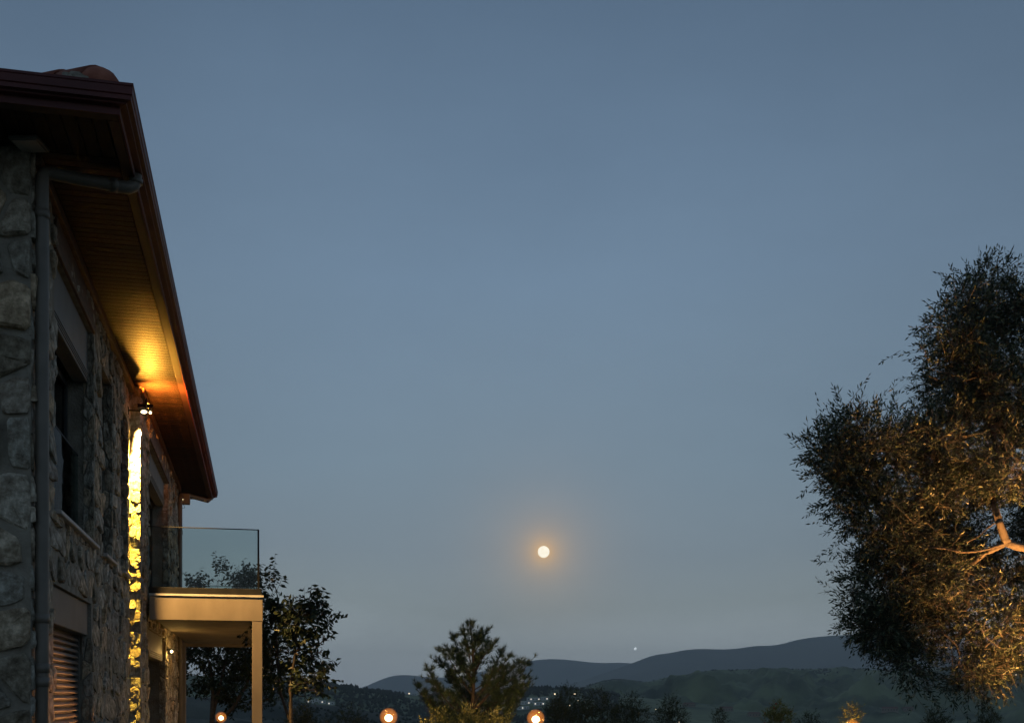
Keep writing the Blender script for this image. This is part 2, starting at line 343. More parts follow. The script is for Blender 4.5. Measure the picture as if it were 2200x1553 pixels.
FL = [(656,1514,1.2,'single round light left below the white houses on the scrub slope'),(879,1489,1.5,'small light beside the white house on the wooded crest'),(1059,1521,1.1,'pale light low at the right foot of the pine'),
      (1154,1512,1.6,'bright light in the middle of the lit village'),(1192,1490,1.7,'upper left light above the village, beside the tallest shrub'),(1235,1490,2.2,'brightest warm light at the top of the tallest shrub'),(1224,1514,1.6,'warm light low inside the tallest shrub'),(1267,1511,1.3,'small warm light right of the tallest shrub'),(1242,1504,1.0,'faint light just below the brightest one'),
      (1409,1523,.9,'faint light at the foot of the green hill'),(1459,1551,1.3,'small light at the very bottom edge right of the shrubs'),(2163,1452,1.3,'small white light on the hillside right of the olive crown'),(2183,1449,1.3,'rightmost faint light on the hillside beside the olive crown'),(1372,1530,1.0,'faint light behind the row of shrubs'),(1128,1517,1.0,'light at the left end of the lit village')]
CLEAR = [(q[0], q[1]) for q in Hs]+[(q[0], q[1]) for q in FL]
# far woodland on the hill crests: reads as one mass
mb = MB(); r2 = random.Random(3)
cr_v = [(0,0,1),(.8,0,.35),(.25,.76,.3),(-.65,.47,.4),(-.65,-.47,.3),(.25,-.76,.38),(0,0,-.3)]
cr_f = [(0,1,2),(0,2,3),(0,3,4),(0,4,5),(0,5,1),(6,2,1),(6,3,2),(6,4,3),(6,5,4),(6,1,5)]
def crown_at(x, y, z, s, h):
    qx = 1100+x/y*F; qt = 1500-(z+h-EYE)/y*F; qb = 1500-(z-EYE)/y*F
    if any(abs(qx-cx_) < 7+s/y*F and qt < cy_+5 and qb > cy_-9 for cx_, cy_ in CLEAR): return
    a = r2.random()*6.28; ca, sa = math.cos(a), math.sin(a)
    mb.add([((v[0]*ca-v[1]*sa)*s+x, (v[0]*sa+v[1]*ca)*s+y, z+v[2]*h) for v in cr_v], cr_f)
for k in range(5200):
    px = r2.uniform(500, 1330); t = r2.random()**.6
    Y = 1700*(.55+.45*t); x = (px-1100)/F*Y; z = height(x, Y)
    s = r2.uniform(1.6, 4.0); crown_at(x, Y, z+s*.1, s, s*r2.uniform(.8, 1.7))
for k in range(1500):
    px = r2.uniform(1150, 2250); Y = 2700*r2.uniform(.88, 1.0); x = (px-1100)/F*Y; z = height(x, Y)
    s = r2.uniform(2, 4.2); crown_at(x, Y, z, s, s*r2.uniform(.5, .9))
for k in range(900):
    px = r2.uniform(540, 940); Y = 720*r2.uniform(.6, .99); x = (px-1100)/F*Y; z = height(x, Y)
    s = r2.uniform(.7, 1.8); crown_at(x, Y, z, s, s*r2.uniform(.8, 1.4))
o = mb.build('far_woodland', M['forest']); tag(o, 'dark woodland covering the distant hill slopes and crests', 'woodland', kind='stuff')

# ------------------------------------------------------------------ moon and star
o = MB().sphere((0,0,0), 12.5/F*32000, 32).build('moon', M['moon'], None, True); o.location = at(1168, 1185, 32000)
tag(o, 'full pale moon with a warm halo low in the dusk sky', 'moon')
o = MB().sphere((0,0,0), 3.2/F*32000, 12).build('star', M['star'], None, True); o.location = at(1365, 1393, 32000)
tag(o, 'small white point of light just above the mountain ridge', 'star')

# ------------------------------------------------------------------ stone house
P0 = Vector((-4.05, 9.4, 0)); RZ = math.atan2(.2195, .9756)
house = empty('stone_house', P0, RZ)
tag(house, 'two storey rubble stone house with deep wooden eaves, maroon gutter and glass balcony', 'house')
H = 6.2                                                 # soffit level
B0, BD, BEND = 7.25, .125, 15.3                         # step in the long wall, its depth, the far corner
def to_world(p): return Matrix.Translation(P0) @ Matrix.Rotation(RZ, 4, 'Z') @ Vector(p)

# openings on the long wall: (s0, s1, z0, z1)
OA = [(1.10,3.55,3.37,5.80), (4.30,5.20,3.37,5.65), (6.18,6.95,3.37,5.65), (1.05,3.45,0.0,2.68)]
OB = [(8.75,12.6,3.30,5.78), (8.75,11.9,0.0,2.74)]

def wall_mesh(name, s0, s1, o_out, o_in, openings, parent):
    mb = MB(); ss = sorted({s0, s1, *[v for q in openings for v in q[:2]]}); zs = sorted({0.0, H+.15, *[v for q in openings for v in q[2:]]})
    for i in range(len(ss)-1):
        z_run = None
        for j in range(len(zs)-1):
            cs, cz = (ss[i]+ss[i+1])/2, (zs[j]+zs[j+1])/2
            hole = any(q[0] < cs < q[1] and q[2] < cz < q[3] for q in openings)
            if not hole: mb.box((o_in, ss[i], zs[j]), (o_out, ss[i+1], zs[j+1]))
    return mb.build(name, M['mortar'], parent)
wallA = wall_mesh('wall', 0.35, B0, 0, -.35, OA, house)
wallB = wall_mesh('wall', B0, BEND, BD, -.35, OB, house)
wallF = MB().box((-9.0, 0, 0), (0, .348, H+.15)).build('wall', M['mortar'], house)
wallE = MB().box((-9.0, BEND, 0), (BD-.003, BEND+.35, H+.15)).box((-9.0, .35, 0), (-8.65, BEND, H+.15)).build('wall', M['mortar'], house)

def clip(poly, mid, n, g):
    out = []; c = mid[0]*n[0]+mid[1]*n[1]-g; m = len(poly)
    for i in range(m):
        a, b = poly[i], poly[(i+1)%m]; da = a[0]*n[0]+a[1]*n[1]-c; db = b[0]*n[0]+b[1]*n[1]-c
        if da <= 0: out.append(a)
        if (da < 0 < db) or (db < 0 < da): t = da/(da-db); out.append((a[0]+(b[0]-a[0])*t, a[1]+(b[1]-a[1])*t))
    return out

def cells(w, h, cw, ch, rg, holes=(), gap=.085):
    """rubble pattern on a w x h face: list of outlines"""
    nx, ny = max(1, round(w/cw)), max(1, round(h/ch)); sx, sy = w/nx, h/ny; seeds = {}
    for j in range(-1, ny+1):
        off = rg.random()
        for i in range(-2, nx+2):
            seeds[i, j] = (i+.5+(off-.5)*.9+rg.uniform(-.38,.38), j+.5+rg.uniform(-.30,.30))
    res = []
    for (i, j), p in seeds.items():
        if j < 0 or j >= ny: continue
        poly = [(max(p[0]-2,0),max(p[1]-2,0)),(min(p[0]+2,nx),max(p[1]-2,0)),(min(p[0]+2,nx),min(p[1]+2,ny)),(max(p[0]-2,0),min(p[1]+2,ny))]
        if poly[0][0] >= poly[1][0]: continue
        gp = gap*rg.uniform(.6, 1.5)
        for di in range(-3, 4):
            for dj in range(-2, 3):
                q = seeds.get((i+di, j+dj))
                if q is None or (di == 0 and dj == 0): continue
                dx, dy = q[0]-p[0], q[1]-p[1]; L = math.hypot(dx, dy)
                if L > 3: continue
                if L < 1e-4: continue
                poly = clip(poly, ((p[0]+q[0])/2, (p[1]+q[1])/2), (dx/L, dy/L), gp)
                if len(poly) < 3: break
            if len(poly) < 3: break
        if len(poly) < 3: continue
        poly = [(x*sx, y*sy) for x, y in poly]
        ok = True
        for (a0, a1, b0, b1) in holes:
            xs = [q[0] for q in poly]; ys = [q[1] for q in poly]
            if max(xs) <= a0 or min(xs) >= a1 or max(ys) <= b0 or min(ys) >= b1: continue
            cx, cy = sum(xs)/len(xs), sum(ys)/len(ys)
            dl = [(a0-cx, (a0,cy), (1,0)), (cx-a1, (a1,cy), (-1,0)), (b0-cy, (cx,b0), (0,1)), (cy-b1, (cx,b1), (0,-1))]
            dl.sort(key=lambda t: -t[0])
            if dl[0][0] < -.06: ok = False; break
            poly = clip(poly, dl[0][1], dl[0][2], .012)
            if len(poly) < 3: ok = False; break
        if not ok: continue
        area = abs(sum(poly[k][0]*poly[(k+1)%len(poly)][1]-poly[(k+1)%len(poly)][0]*poly[k][1] for k in range(len(poly))))/2
        if area < .0022: continue
        res.append(poly)
    return res

def stone_geo(poly, put, rg, d0=.010, d1=.034):
    q = []; m = len(poly)
    for k in range(m):
        a, b = poly[k], poly[(k+1)%m]
        if math.hypot(a[0]-b[0], a[1]-b[1]) < .02: q.append(((a[0]+b[0])/2, (a[1]+b[1])/2)); continue
        k1 = rg.uniform(.08,.2); k2 = rg.uniform(.8,.92); q.append((a[0]*(1-k1)+b[0]*k1, a[1]*(1-k1)+b[1]*k1)); q.append((a[0]*(1-k2)+b[0]*k2, a[1]*(1-k2)+b[1]*k2))
    cx, cy = sum(p[0] for p in q)/len(q), sum(p[1] for p in q)/len(q); n = len(q); d = rg.uniform(d0, d1)
    tx, ty = rg.uniform(-.12,.12), rg.uniform(-.12,.12); v = []; f = []
    for (sc, dd) in ((1.0, -.01), (.985, d*.6), (.86, d*1.0), (.45, d*1.05)):
        for p in q:
            j = rg.uniform(-.03,.03) if dd > 0 else 0
            x, y = cx+(p[0]-cx)*(sc+j), cy+(p[1]-cy)*(sc+j)
            v.append(put(x, y, dd + (tx*(x-cx)+ty*(y-cy) + rg.uniform(-.30,.30)*d if dd > 0 else 0)))
    v.append(put(cx, cy, d*1.08))
    for r_ in range(3):
        for k in range(n): f.append((r_*n+k, r_*n+(k+1)%n, (r_+1)*n+(k+1)%n, (r_+1)*n+k))
    for k in range(n): f.append((3*n+k, 3*n+(k+1)%n, 4*n))
    return v, f

stones = []      # (sort key, verts, faces, wall)
rg = random.Random(11)
A_z1 = H+.05
for poly in cells(B0, A_z1, .40, .27, rg, OA):
    s = sum(p[0] for p in poly)/len(poly); v, f = stone_geo(poly, lambda a, b, d: (d, a, b), rg, *((.004, .010) if max(p[0] for p in poly) > 6.98 else (.010, .034))); stones.append((s, v, f, wallA))
for poly in cells(BEND-B0, A_z1, .36, .26, rg, [(a-B0, b-B0, c, d) for a, b, c, d in OB]):
    s = B0+sum(p[0] for p in poly)/len(poly); v, f = stone_geo(poly, lambda a, b, d: (BD+d, B0+a, b), rg); stones.append((s, v, f, wallB))
for poly in cells(4.2, A_z1, .50, .38, rg, (), .06):
    a = sum(p[0] for p in poly)/len(poly); v, f = stone_geo(poly, lambda a, b, d: (-a, -d, b), rg, .03, .06); stones.append(((a*1.5-3) if a < 1.3 else 50+a, v, f, wallF))
for poly in cells(BD+.03, A_z1, .17, .16, rg, (), .005):       # narrow step facing the camera
    v, f = stone_geo(poly, lambda a, b, d: (a, B0-d, b), rg, .004, .010); stones.append((3.0+rg.random()*.01, v, f, wallB))
for (s1, z0, z1, wl, oo) in [(3.55,3.37,5.8,wallA,0),(5.2,3.37,5.65,wallA,0),(6.95,3.37,5.65,wallA,0),(3.45,0,2.3,wallA,0),(12.6,3.3,5.78,wallB,BD),(11.9,0,2.7,wallB,BD)]:
    for poly in cells(.12, z1-z0, .13, .24, rg, (), .04):      # dressed jambs
        v, f = stone_geo(poly, lambda a, b, d, s1=s1, z0=z0, oo=oo: (oo+.02-a, s1-d, z0+b), rg, .012, .028); stones.append((s1+.5, v, f, wl))
stones.sort(key=lambda t: t[0])
for i, (k, v, f, wl) in enumerate(stones[:299]):
    c = Vector((sum(p[0] for p in v)/len(v), sum(p[1] for p in v)/len(v), sum(p[2] for p in v)/len(v)))
    o = mesh_obj('stone', [Vector(p)-c for p in v], f, M['stone'], wl, False); o.location = c
for wl in (wallA, wallB, wallF):
    mb = MB()
    for k, v, f, w_ in stones[299:]:
        if w_ is wl: mb.add(v, f)
    if mb.v: o = mb.build('rubble_stones', M['stone'], wl, False); o['kind'] = 'stuff'

# windows -------------------------------------------------------------
def window(s0, s1, z0, z1, oo=0.0, box=0.36, lintel=None, panes=1, guard=False, sill=True, boxin=.06, shutter=False, depth=.22, name='window', glassmat='pane'):
    w = empty(name, (oo, s0, z0), 0, house); L = s1-s0; Hh = z1-z0
    zt = Hh-box
    if box > 0:
        mb = MB().box((-boxin-.16, .012, zt), (-boxin, L-.012, Hh-.003), bev=.006)
        if not shutter:
            for q in range(3): mb.box((-boxin+.001, .014, zt+.03+q*.035), (-boxin+.010, L-.014, zt+.045+q*.035))
        mb.build('shutter_box', M['box'], w)
    fr = MB(); t = .07
    fr.box((-depth-.06, .003, .0), (-depth, t, zt)).box((-depth-.06, L-t, .0), (-depth, L-.003, zt)).box((-depth-.06, t, zt-t), (-depth, L-t, zt-.002)).box((-depth-.06, t, .0), (-depth, L-t, t))
    for q in range(1, panes): fr.box((-depth-.055, L*q/panes-.045, t), (-depth+.004, L*q/panes+.045, zt-t))
    fr.build('frame', M['frame'], w)
    if not shutter:
        for q in range(panes):
            a = t+.002 if q == 0 else L*q/panes+.047; b = L-t-.002 if q == panes-1 else L*(q+1)/panes-.047
            MB().box((-depth-.036, a, t+.002), (-depth-.026, b, zt-t-.002)).build('glass_pane', M[glassmat], w)
    else:
        n = int((zt-.03)/.065); me = None
        for q in range(n):
            if me is None:
                # curved slat section
                V = []; Fc = []; prof = [(0,0),(.022,.004),(.025,.014),(.012,.034),(-.004,.044),(-.010,.044),(-.008,0)]
                for yy in (.075, L-.075):
                    V += [(-depth+.02+p[0], yy, p[1]) for p in prof]
                k = len(prof)
                for i_ in range(k): Fc.append((i_, (i_+1)%k, k+(i_+1)%k, k+i_))
                Fc.append(tuple(range(k-1,-1,-1))); Fc.append(tuple(range(k, 2*k)))
                o = mesh_obj('slat', V, Fc, M['slat'], w); me = o.data
            else:
                o = bpy.data.objects.new('slat', me); COL.objects.link(o); o.parent = w
            o.location = (0, 0, .03+q*.065)
        MB().box((-depth-.01, .072, .01), (-depth, L-.072, zt-.01)).build('shutter_backing', M['dark'], w)
        MB().box((-depth, .01, 0), (-depth+.045, .07, zt)).box((-depth, L-.07, 0), (-depth+.045, L-.01, zt)).build('shutter_guide', M['box'], w)
    if sill:
        MB().box((-depth-.02, -.05, -.045), (.075, L+.06, -.004), bev=.006).build('sill', M['sill'], w)
    if guard:
        MB().box((-.17, .03, .02), (-.155, L-.03, 1.0)).build('guard_glass', M['guard'], w)
        MB().box((-.173, .03, 1.002), (-.152, L-.03, 1.02)).build('guard_rail', M['dark'], w)
    if lintel:
        MB().box((-.12, -.03, Hh+.004), (.030, L+.04, Hh+lintel), bev=.005).build('lintel', M['lintel'], w)
    # room behind: floor to ceiling dark shell with curtain
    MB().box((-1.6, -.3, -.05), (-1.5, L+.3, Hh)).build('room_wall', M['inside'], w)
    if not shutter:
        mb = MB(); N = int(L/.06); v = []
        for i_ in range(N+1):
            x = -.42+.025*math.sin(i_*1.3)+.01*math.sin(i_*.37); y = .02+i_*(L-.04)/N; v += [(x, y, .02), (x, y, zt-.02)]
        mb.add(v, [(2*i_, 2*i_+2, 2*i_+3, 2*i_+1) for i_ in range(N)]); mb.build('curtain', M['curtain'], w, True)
    return w
window(*OA[0], lintel=.37, guard=True, panes=2, box=.58, boxin=.05, depth=.27)
window(*OA[1], box=.0)
window(*OA[2], box=.0)
window(*OA[3], box=.36, boxin=.04, shutter=True, sill=False, depth=.17)
window(*OB[0], oo=BD, lintel=.39, panes=3, box=.45, sill=False, boxin=.07, depth=.28, name='balcony_door')
window(*OB[1], oo=BD, panes=2, box=.44, sill=False, boxin=.04, depth=.28, name='terrace_door')

# eaves ---------------------------------------------------------------
OV, SE, SN, XW = .92, 16.8, -.92, -9.0                  # overhang, far and near eave
soffit = MB().box((-9.9, SN+.13, H+.03), (OV-.13, SE-.13, H+.05)).build('soffit', M['roofdeck'], house)
pw = .118
def plank(w_, L_, name='soffit_board'):
    # a board along +X, V grooved edges
    g_ = .007; V = [(0,0,0.0+g_),(0,g_,0),(0,w_-g_,0),(0,w_,g_),(0,w_,.018),(0,0,.018)]; V += [(L_, *v[1:]) for v in V]
    Fc = [(i, (i+1)%6, 6+(i+1)%6, 6+i) for i in range(6)] + [tuple(range(5,-1,-1)), tuple(range(6,12))]
    return V, Fc
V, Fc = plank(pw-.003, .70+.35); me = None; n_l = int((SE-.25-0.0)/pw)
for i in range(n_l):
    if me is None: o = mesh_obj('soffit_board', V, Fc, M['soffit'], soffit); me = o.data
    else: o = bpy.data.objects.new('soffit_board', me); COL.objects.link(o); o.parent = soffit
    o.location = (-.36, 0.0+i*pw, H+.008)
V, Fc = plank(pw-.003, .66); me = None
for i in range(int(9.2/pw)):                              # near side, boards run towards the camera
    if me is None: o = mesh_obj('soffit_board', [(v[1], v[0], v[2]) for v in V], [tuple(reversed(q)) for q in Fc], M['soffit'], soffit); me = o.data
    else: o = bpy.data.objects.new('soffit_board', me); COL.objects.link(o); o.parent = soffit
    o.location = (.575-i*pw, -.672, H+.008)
for (a, b) in [((.70, SN+.24, H-.004), (.79, SE-.24, H+.024)), ((-9.9, SN+.13, H-.004), (.79, SN+.238, H+.024)), ((-.3, SE-.238, H-.004), (.79, SE-.13, H+.024))]:
    MB().box(a, b, bev=.004).build('edge_board', M['edge'], soffit)
# wall plate strip under the boards
MB().box((.0, .02, H-.10), (.075, B0, H-.002), bev=.004).build('frieze_board', M['lintel'], house)
MB().box((BD, B0+.01, H-.10), (BD+.075, BEND, H-.002), bev=.004).build('frieze_board', M['lintel'], house)

def sweep(prof, path, closed=False):
    """profile (out, z) swept along plan corners (list of (x, y, dx, dy): outward mitre per unit out)"""
    V = []; n = len(prof)
    for (x, y, dx, dy) in path: V += [(x+dx*p[0], y+dy*p[0], p[1]) for p in prof]
    Fc = []
    for i in range(len(path)-1):
        for k in range(n): Fc.append((i*n+k, i*n+(k+1)%n, (i+1)*n+(k+1)%n, (i+1)*n+k))
    Fc.append(tuple(range(n-1,-1,-1))); Fc.append(tuple((len(path)-1)*n+k for k in range(n)))
    return V, Fc
gp = [(-.13,H-.01),(-.115,H-.01),(-.112,H+.045),(-.06,H+.050),(-.055,H+.062),(-.02,H+.068),(-.018,H+.10),(-.008,H+.108),(-.006,H+.165),(0,H+.17),(0,H+.19),(-.02,H+.19),(-.02,H+.14),(-.10,H+.10),(-.115,H+.20),(-.13,H+.20)]
path = [(-9.9, SN, 0, -1), (OV, SN, 1, -1), (OV, SE, 1, 1), (-3.0, SE, 0, 1)]
V, Fc = sweep(gp, path); o = mesh_obj('gutter', V, Fc, M['gutter'], house)
# hipped roof
rz = H+.20; sl = math.tan(R(17)); cx = (-9.9+OV)/2; half = OV-cx
x0, x1, y0, y1 = -9.9, OV-.05, SN+.05, SE-.05; rh = half*sl
roofv = [(x0,y0,rz),(x1,y0,rz),(x1,y1,rz),(x0,y1,rz),(cx,y0+half,rz+rh),(cx,y1-half,rz+rh)]
roof = mesh_obj('roof', roofv, [(0,1,4),(1,2,5,4),(2,3,5),(3,0,4,5)], M['roofdeck'], house)
def barrel(L, r0, r1, th=.014, n=8, arc=math.pi):
    V = []; Fc = []
    for (y, r) in ((0, r0), (L, r1)):
        for k in range(n+1):
            a = math.pi/2-arc/2+arc*k/n; V.append((r*math.cos(a), y, r*math.sin(a)))
        for k in range(n, -1, -1):
            a = math.pi/2-arc/2+arc*k/n; V.append(((r-th)*math.cos(a), y, (r-th)*math.sin(a)))
    m = 2*(n+1)
    for k in range(m): Fc.append((k, (k+1)%m, m+(k+1)%m, m+k))
    Fc.append(tuple(range(m-1,-1,-1))); Fc.append(tuple(range(m, 2*m)))
    return V, Fc
tilt = R(17)
bv, bf = barrel(.46, .085, .072); tm = None
def tile(loc, rzv, rx, par):
    global tm
    if tm is None: o = mesh_obj('roof_tile', bv, bf, M['terra'], par, True); tm = o.data
    else: o = bpy.data.objects.new('roof_tile', tm); COL.objects.link(o); o.parent = par
    o.location = loc; o.rotation_euler = (rx, 0, rzv); return o
for i in range(56): tile((.50-i*.185, SN+.27+rnd.uniform(-.01,.01), rz+.002), 0, tilt, roof)
for i in range(90): tile((OV-.085, SN+.45+i*.185, rz+.002), R(90), tilt, roof)
hv, hf = barrel(.50, .165, .135, .016, 10, R(170)); hm = None
MB().sphere((OV-.285, SN+.285, rz+.065), .168, 16, (1.0,1.0,.93)).build('hip_end_cap', M['terra'], roof, True)
for i in range(12):
    k = .26+i*.40
    if hm is None: o = mesh_obj('hip_tile', hv, hf, M['terra'], roof, True); hm = o.data
    else: o = bpy.data.objects.new('hip_tile', hm); COL.objects.link(o); o.parent = roof
    q = k/math.sqrt(2); o.location = (OV-.12-q, SN+.12+q, rz+.02+q*sl+i*.0); o.rotation_euler = (math.atan(sl/math.sqrt(2))+.03, 0, R(45))
mb = MB(); r3 = random.Random(5)
for i in range(16): mb.sphere((OV-.34-i*.013+r3.uniform(-.02,.02), SN+.16+r3.uniform(-.03,.05), rz+.035+r3.uniform(-.01,.03)), r3.uniform(.03,.06), 6, (1.2,1,.8))
mb.build('mortar_bedding', M['mortar'], roof, True)

# downpipes -----------------------------------------------------------
def pipe(pts, r=.055, collars=(), name='downpipe'):
    p = empty(name, pts[0], 0, house); b = Vector(pts[0])
    MB().tube([Vector(q)-b for q in pts], r, 14).build('pipe_run', M['pvc'], p, True)
    for c in collars:
        c = Vector(c)-b; d = Vector((0,0,1)) if c.length < 99 else None
        MB().tube([c-Vector((0,0,.04)), c+Vector((0,0,.04))], r+.007, 14).build('pipe_collar', M['pvc'], p, True)
    return p
zt = H-.115
S1 = .10; OX = .072
vert = [(OX, S1, z) for z in (0.02, 2, 4, zt-.13)] + [(OX+.004, S1+.002, zt-.045), (OX+.020, S1+.008, zt-.012), (OX+.055, S1+.018, zt)]
horiz = [(.35, S1+.1, zt+.01), (.66, S1+.19, zt+.02), (.745, S1+.215, zt+.022), (.79, S1+.225, zt+.05), (.805, S1+.23, zt+.09), (.807, S1+.23, zt+.15)]
pp = pipe(vert+horiz, .055, [(OX, S1, 5.72), (OX, S1, 2.28), (OX, S1, 1.86), (OX, S1, 1.74)])
b = Vector(vert[0])
MB().tube([Vector((.60, S1+.172, zt+.018))-b, Vector((.66, S1+.19, zt+.02))-b], .063, 14).build('pipe_collar', M['pvc'], pp, True)
MB().tube([Vector((.807, S1+.23, zt+.07))-b, Vector((.807, S1+.23, zt+.11))-b], .062, 14).build('pipe_collar', M['pvc'], pp, True)
pipe([(BD+.055, BEND-.12, .02), (BD+.055, BEND-.12, 3), (BD+.055, BEND-.12, H-.3), (BD+.08, BEND-.05, H-.18), (BD+.2, BEND+.4, H-.10), (.70, SE-.35, H-.07), (.80, SE-.30, H+.03)], .05, [(BD+.055, BEND-.12, 5.2), (BD+.055, BEND-.12, 3.9), (BD+.055, BEND-.12, 2.4)])

# balcony ------------------------------------------------------------
bs0, bs1, bo1 = 8.15, 17.55, 1.92
bal = empty('balcony', (BD, bs0, 0), 0, house)
def BL(o_, s_, z_): return (o_-BD, s_-bs0, z_)
ZF, ZB = 3.205, 2.83
MB().box(BL(BD+.07, bs0+.10, 3.0), BL(bo1-.10, bs1-.1, 3.19)).build('slab', M['taupe'], bal)
MB().box(BL(BD+.072, bs0, ZB), BL(bo1, bs0+.098, ZF), bev=.004).build('fascia', M['taupe'], bal)
MB().box(BL(bo1-.098, bs0+.1, ZB), BL(bo1, bs1, ZF), bev=.004).build('fascia', M['taupe'], bal)
MB().box(BL(BD-.35, bs1-.098, ZB), BL(bo1-.10, bs1, ZF), bev=.004).build('fascia', M['taupe'], bal)
MB().box(BL(BD+.072, bs0+.1, 2.90), BL(bo1-.1, bs1-.1, 2.93)).build('ceiling_panel', M['taupe'], bal)
MB().box(BL(BD+.07, bs0-.015, ZF+.003), BL(bo1+.015, bs0+.16, ZF+.035)).box(BL(bo1-.16, bs0+.161, ZF+.003), BL(bo1+.015, bs1+.015, ZF+.035)).build('flashing', M['flash'], bal)
MB().box(BL(BD+.07, bs0+.01, ZF+.037), BL(bo1-.02, bs0+.10, ZF+.135), bev=.004).build('glass_channel', M['dark'], bal)
MB().box(BL(bo1-.11, bs0+.102, ZF+.037), BL(bo1-.02, bs1-.02, ZF+.135), bev=.004).build('glass_channel', M['dark'], bal)
MB().box(BL(BD+.07, bs1-.11, ZF+.037), BL(bo1-.112, bs1-.02, ZF+.135), bev=.004).build('glass_channel', M['dark'], bal)
gt = 4.28
def gpanel(a, b):
    MB().box(a, b).build('glass_panel', M['glass'], bal)
gpanel(BL(BD+.06, bs0+.05, ZF+.12), BL(bo1-.075, bs0+.062, gt))
for k in range(5):
    L = (bs1-bs0-.2)/5; gpanel(BL(bo1-.072, bs0+.05+k*L+.008, ZF+.12), BL(bo1-.060, bs0+.05+(k+1)*L-.008, gt))
gpanel(BL(BD+.1, bs1-.07, ZF+.12), BL(bo1-.09, bs1-.058, gt))
MB().box(BL(BD+.05, bs0+.046, gt+.001), BL(bo1-.056, bs0+.066, gt+.014)).build('rail', M['dark'], bal)
MB().box(BL(bo1-.076, bs0+.068, gt+.001), BL(bo1-.056, bs1-.05, gt+.014)).build('rail', M['dark'], bal)
MB().box(BL(BD+.1, bs1-.074, gt+.001), BL(bo1-.078, bs1-.054, gt+.014)).build('rail', M['dark'], bal)
MB().box(BL(bo1-.082, bs0+.044, ZF+.14), BL(bo1-.054, bs0+.068, gt)).build('rail_post', M['dark'], bal)
for (a, b) in [((bo1-.165, bs0+.004, 0), (bo1-.004, bs0+.165, ZB-.002)), ((bo1-.165, bs1-.17, 0), (bo1-.004, bs1-.004, ZB-.002)), ((.0, bs1-.17, 0), (.16, bs1-.004, ZB-.002))]:
    MB().box(BL(*a), BL(*b), bev=.006).build('post', M['taupe'], bal)

# ------------------------------------------------------------------ lamps on the house
def light(name, loc, energy, col, kind='POINT', rad=.03, direction=None, cone=120, blend=.4, parent=None):
    d = bpy.data.lights.new(name, kind); d.energy = energy; d.color = col; d.shadow_soft_size = rad
    o = bpy.data.objects.new(name, d); COL.objects.link(o); o.location = loc
    if kind == 'SPOT': d.spot_size = R(cone); d.spot_blend = blend; o.rotation_euler = Vector(direction).to_track_quat('-Z', 'Y').to_euler()
    if parent: o.parent = parent
    return o
WARM = (1.0, .60, .16)
lampP = Vector((.17, 6.98, 5.78))
wl = empty('wall_lamp', to_world(lampP), RZ)
tag(wl, 'lit lamp on a short arm under the eaves, throwing yellow light down the stone step', 'wall lamp')
MB().box((-.17, -.035, -.05), (-.15, .035, .05)).tube([(-.15,0,0),(-.02,0,0),(.03,0,.0)], .012, 8).build('bracket', M['dark'], wl)
MB().box((.0, -.05, .012), (.17, .05, .03), bev=.004).build('lamp_head', M['dark'], wl)
MB().box((-.02, -.10, .03), (.20, -.094, .081)).box((-.02, -.094, .0305), (-.014, .06, .075)).build('added_baffle', M['dark'], wl)  # shields added to cut the uplight to its patch on the soffit
for sy in (-1, 1):
    MB().box((-.002, -.16 if sy < 0 else .0, -.055), (.002, .0 if sy < 0 else .16, .067), Matrix.Rotation(R(-14*sy), 4, 'Z')).build('added_side_baffle', M['dark'], wl).location = (.078, sy*.012, .086)  # added side shields that shape the uplight into a fan
MB().sphere((.06, 0, -.012), .030, 12, (1.5,1,.8)).sphere((.15, -.01, -.02), .020, 10).build('lens', M['lens'], wl, True)
light('wall_lamp_downlight', (-.06, .10, -.04), 2000, (1.0,.57,.18), 'SPOT', .02, (.30, .36, -1), 52, .7, wl)
light('wall_lamp_narrow_beam', (-.10, .09, -.05), 8500, (1.0,.62,.07), 'SPOT', .02, (.0, .12, -1), 25, .5, wl)
light('wall_lamp_uplight', (.13, -.03, .072), 270, (1.0,.44,.05), 'SPOT', .004, (.50, -.80, .75), 124, 1.0, wl)
light('wall_lamp_far_uplight', (.13, .03, .072), 850, (1.0,.29,.03), 'SPOT', .008, (.45, .70, .75), 130, 1.0, wl)

sl_ = empty('soffit_lamp', to_world((.02, -.17, H)), RZ)
tag(sl_, 'unlit square pale panel lamp under the near eaves', 'ceiling lamp')
rm = Matrix.Rotation(R(-14), 4, 'Z')
MB().box((-.12,-.12,-.035), (.12,.12,-.002), rm, .006).build('housing', M['box'], sl_)
MB().box((-.10,-.10,-.041), (.10,.10,-.0355), rm, .002).build('diffuser', M['sill'], sl_)

sec = empty('security_light', to_world((BD+.12, BEND-.02, 5.93)), RZ)
tag(sec, 'small security light with one glowing point under the far end of the eaves', 'security light')
MB().box((-.06,-.06,-.10), (.14,.06,.13), bev=.01).build('housing', M['box'], sec)
MB().sphere((-.03, -.066, .0), .022, 10).build('lens', M['lens'], sec, True)
MB().tube([(.0,0,-.10),(.03,.0,-.17),(-.04,0,-.19),(-.06,0,-.12)], .006, 6).build('cable', M['dark'], sec, True)

pl = empty('porch_lamp', to_world((BD+.10, 12.25, 2.50)), RZ)
tag(pl, 'small glowing lamp on the stone pier under the balcony', 'wall lamp')
MB().box((-.10,-.04,-.05), (-.01,.04,.06), bev=.006).build('housing', M['dark'], pl)
MB().sphere((.0,-.03,0), .028, 10).build('lens', M['lens'], pl, True)
light('porch_lamp_light', (.10, -.10, -.02), 6, WARM, 'POINT', .03, parent=pl)

# ------------------------------------------------------------------ foliage builders
def rand_unit(n, rg): 
    v = rg.normal(size=(n,3)); return v/np.linalg.norm(v, axis=1, keepdims=True)
def norm(v): return v/np.maximum(np.linalg.norm(v, axis=-1, keepdims=True), 1e-9)

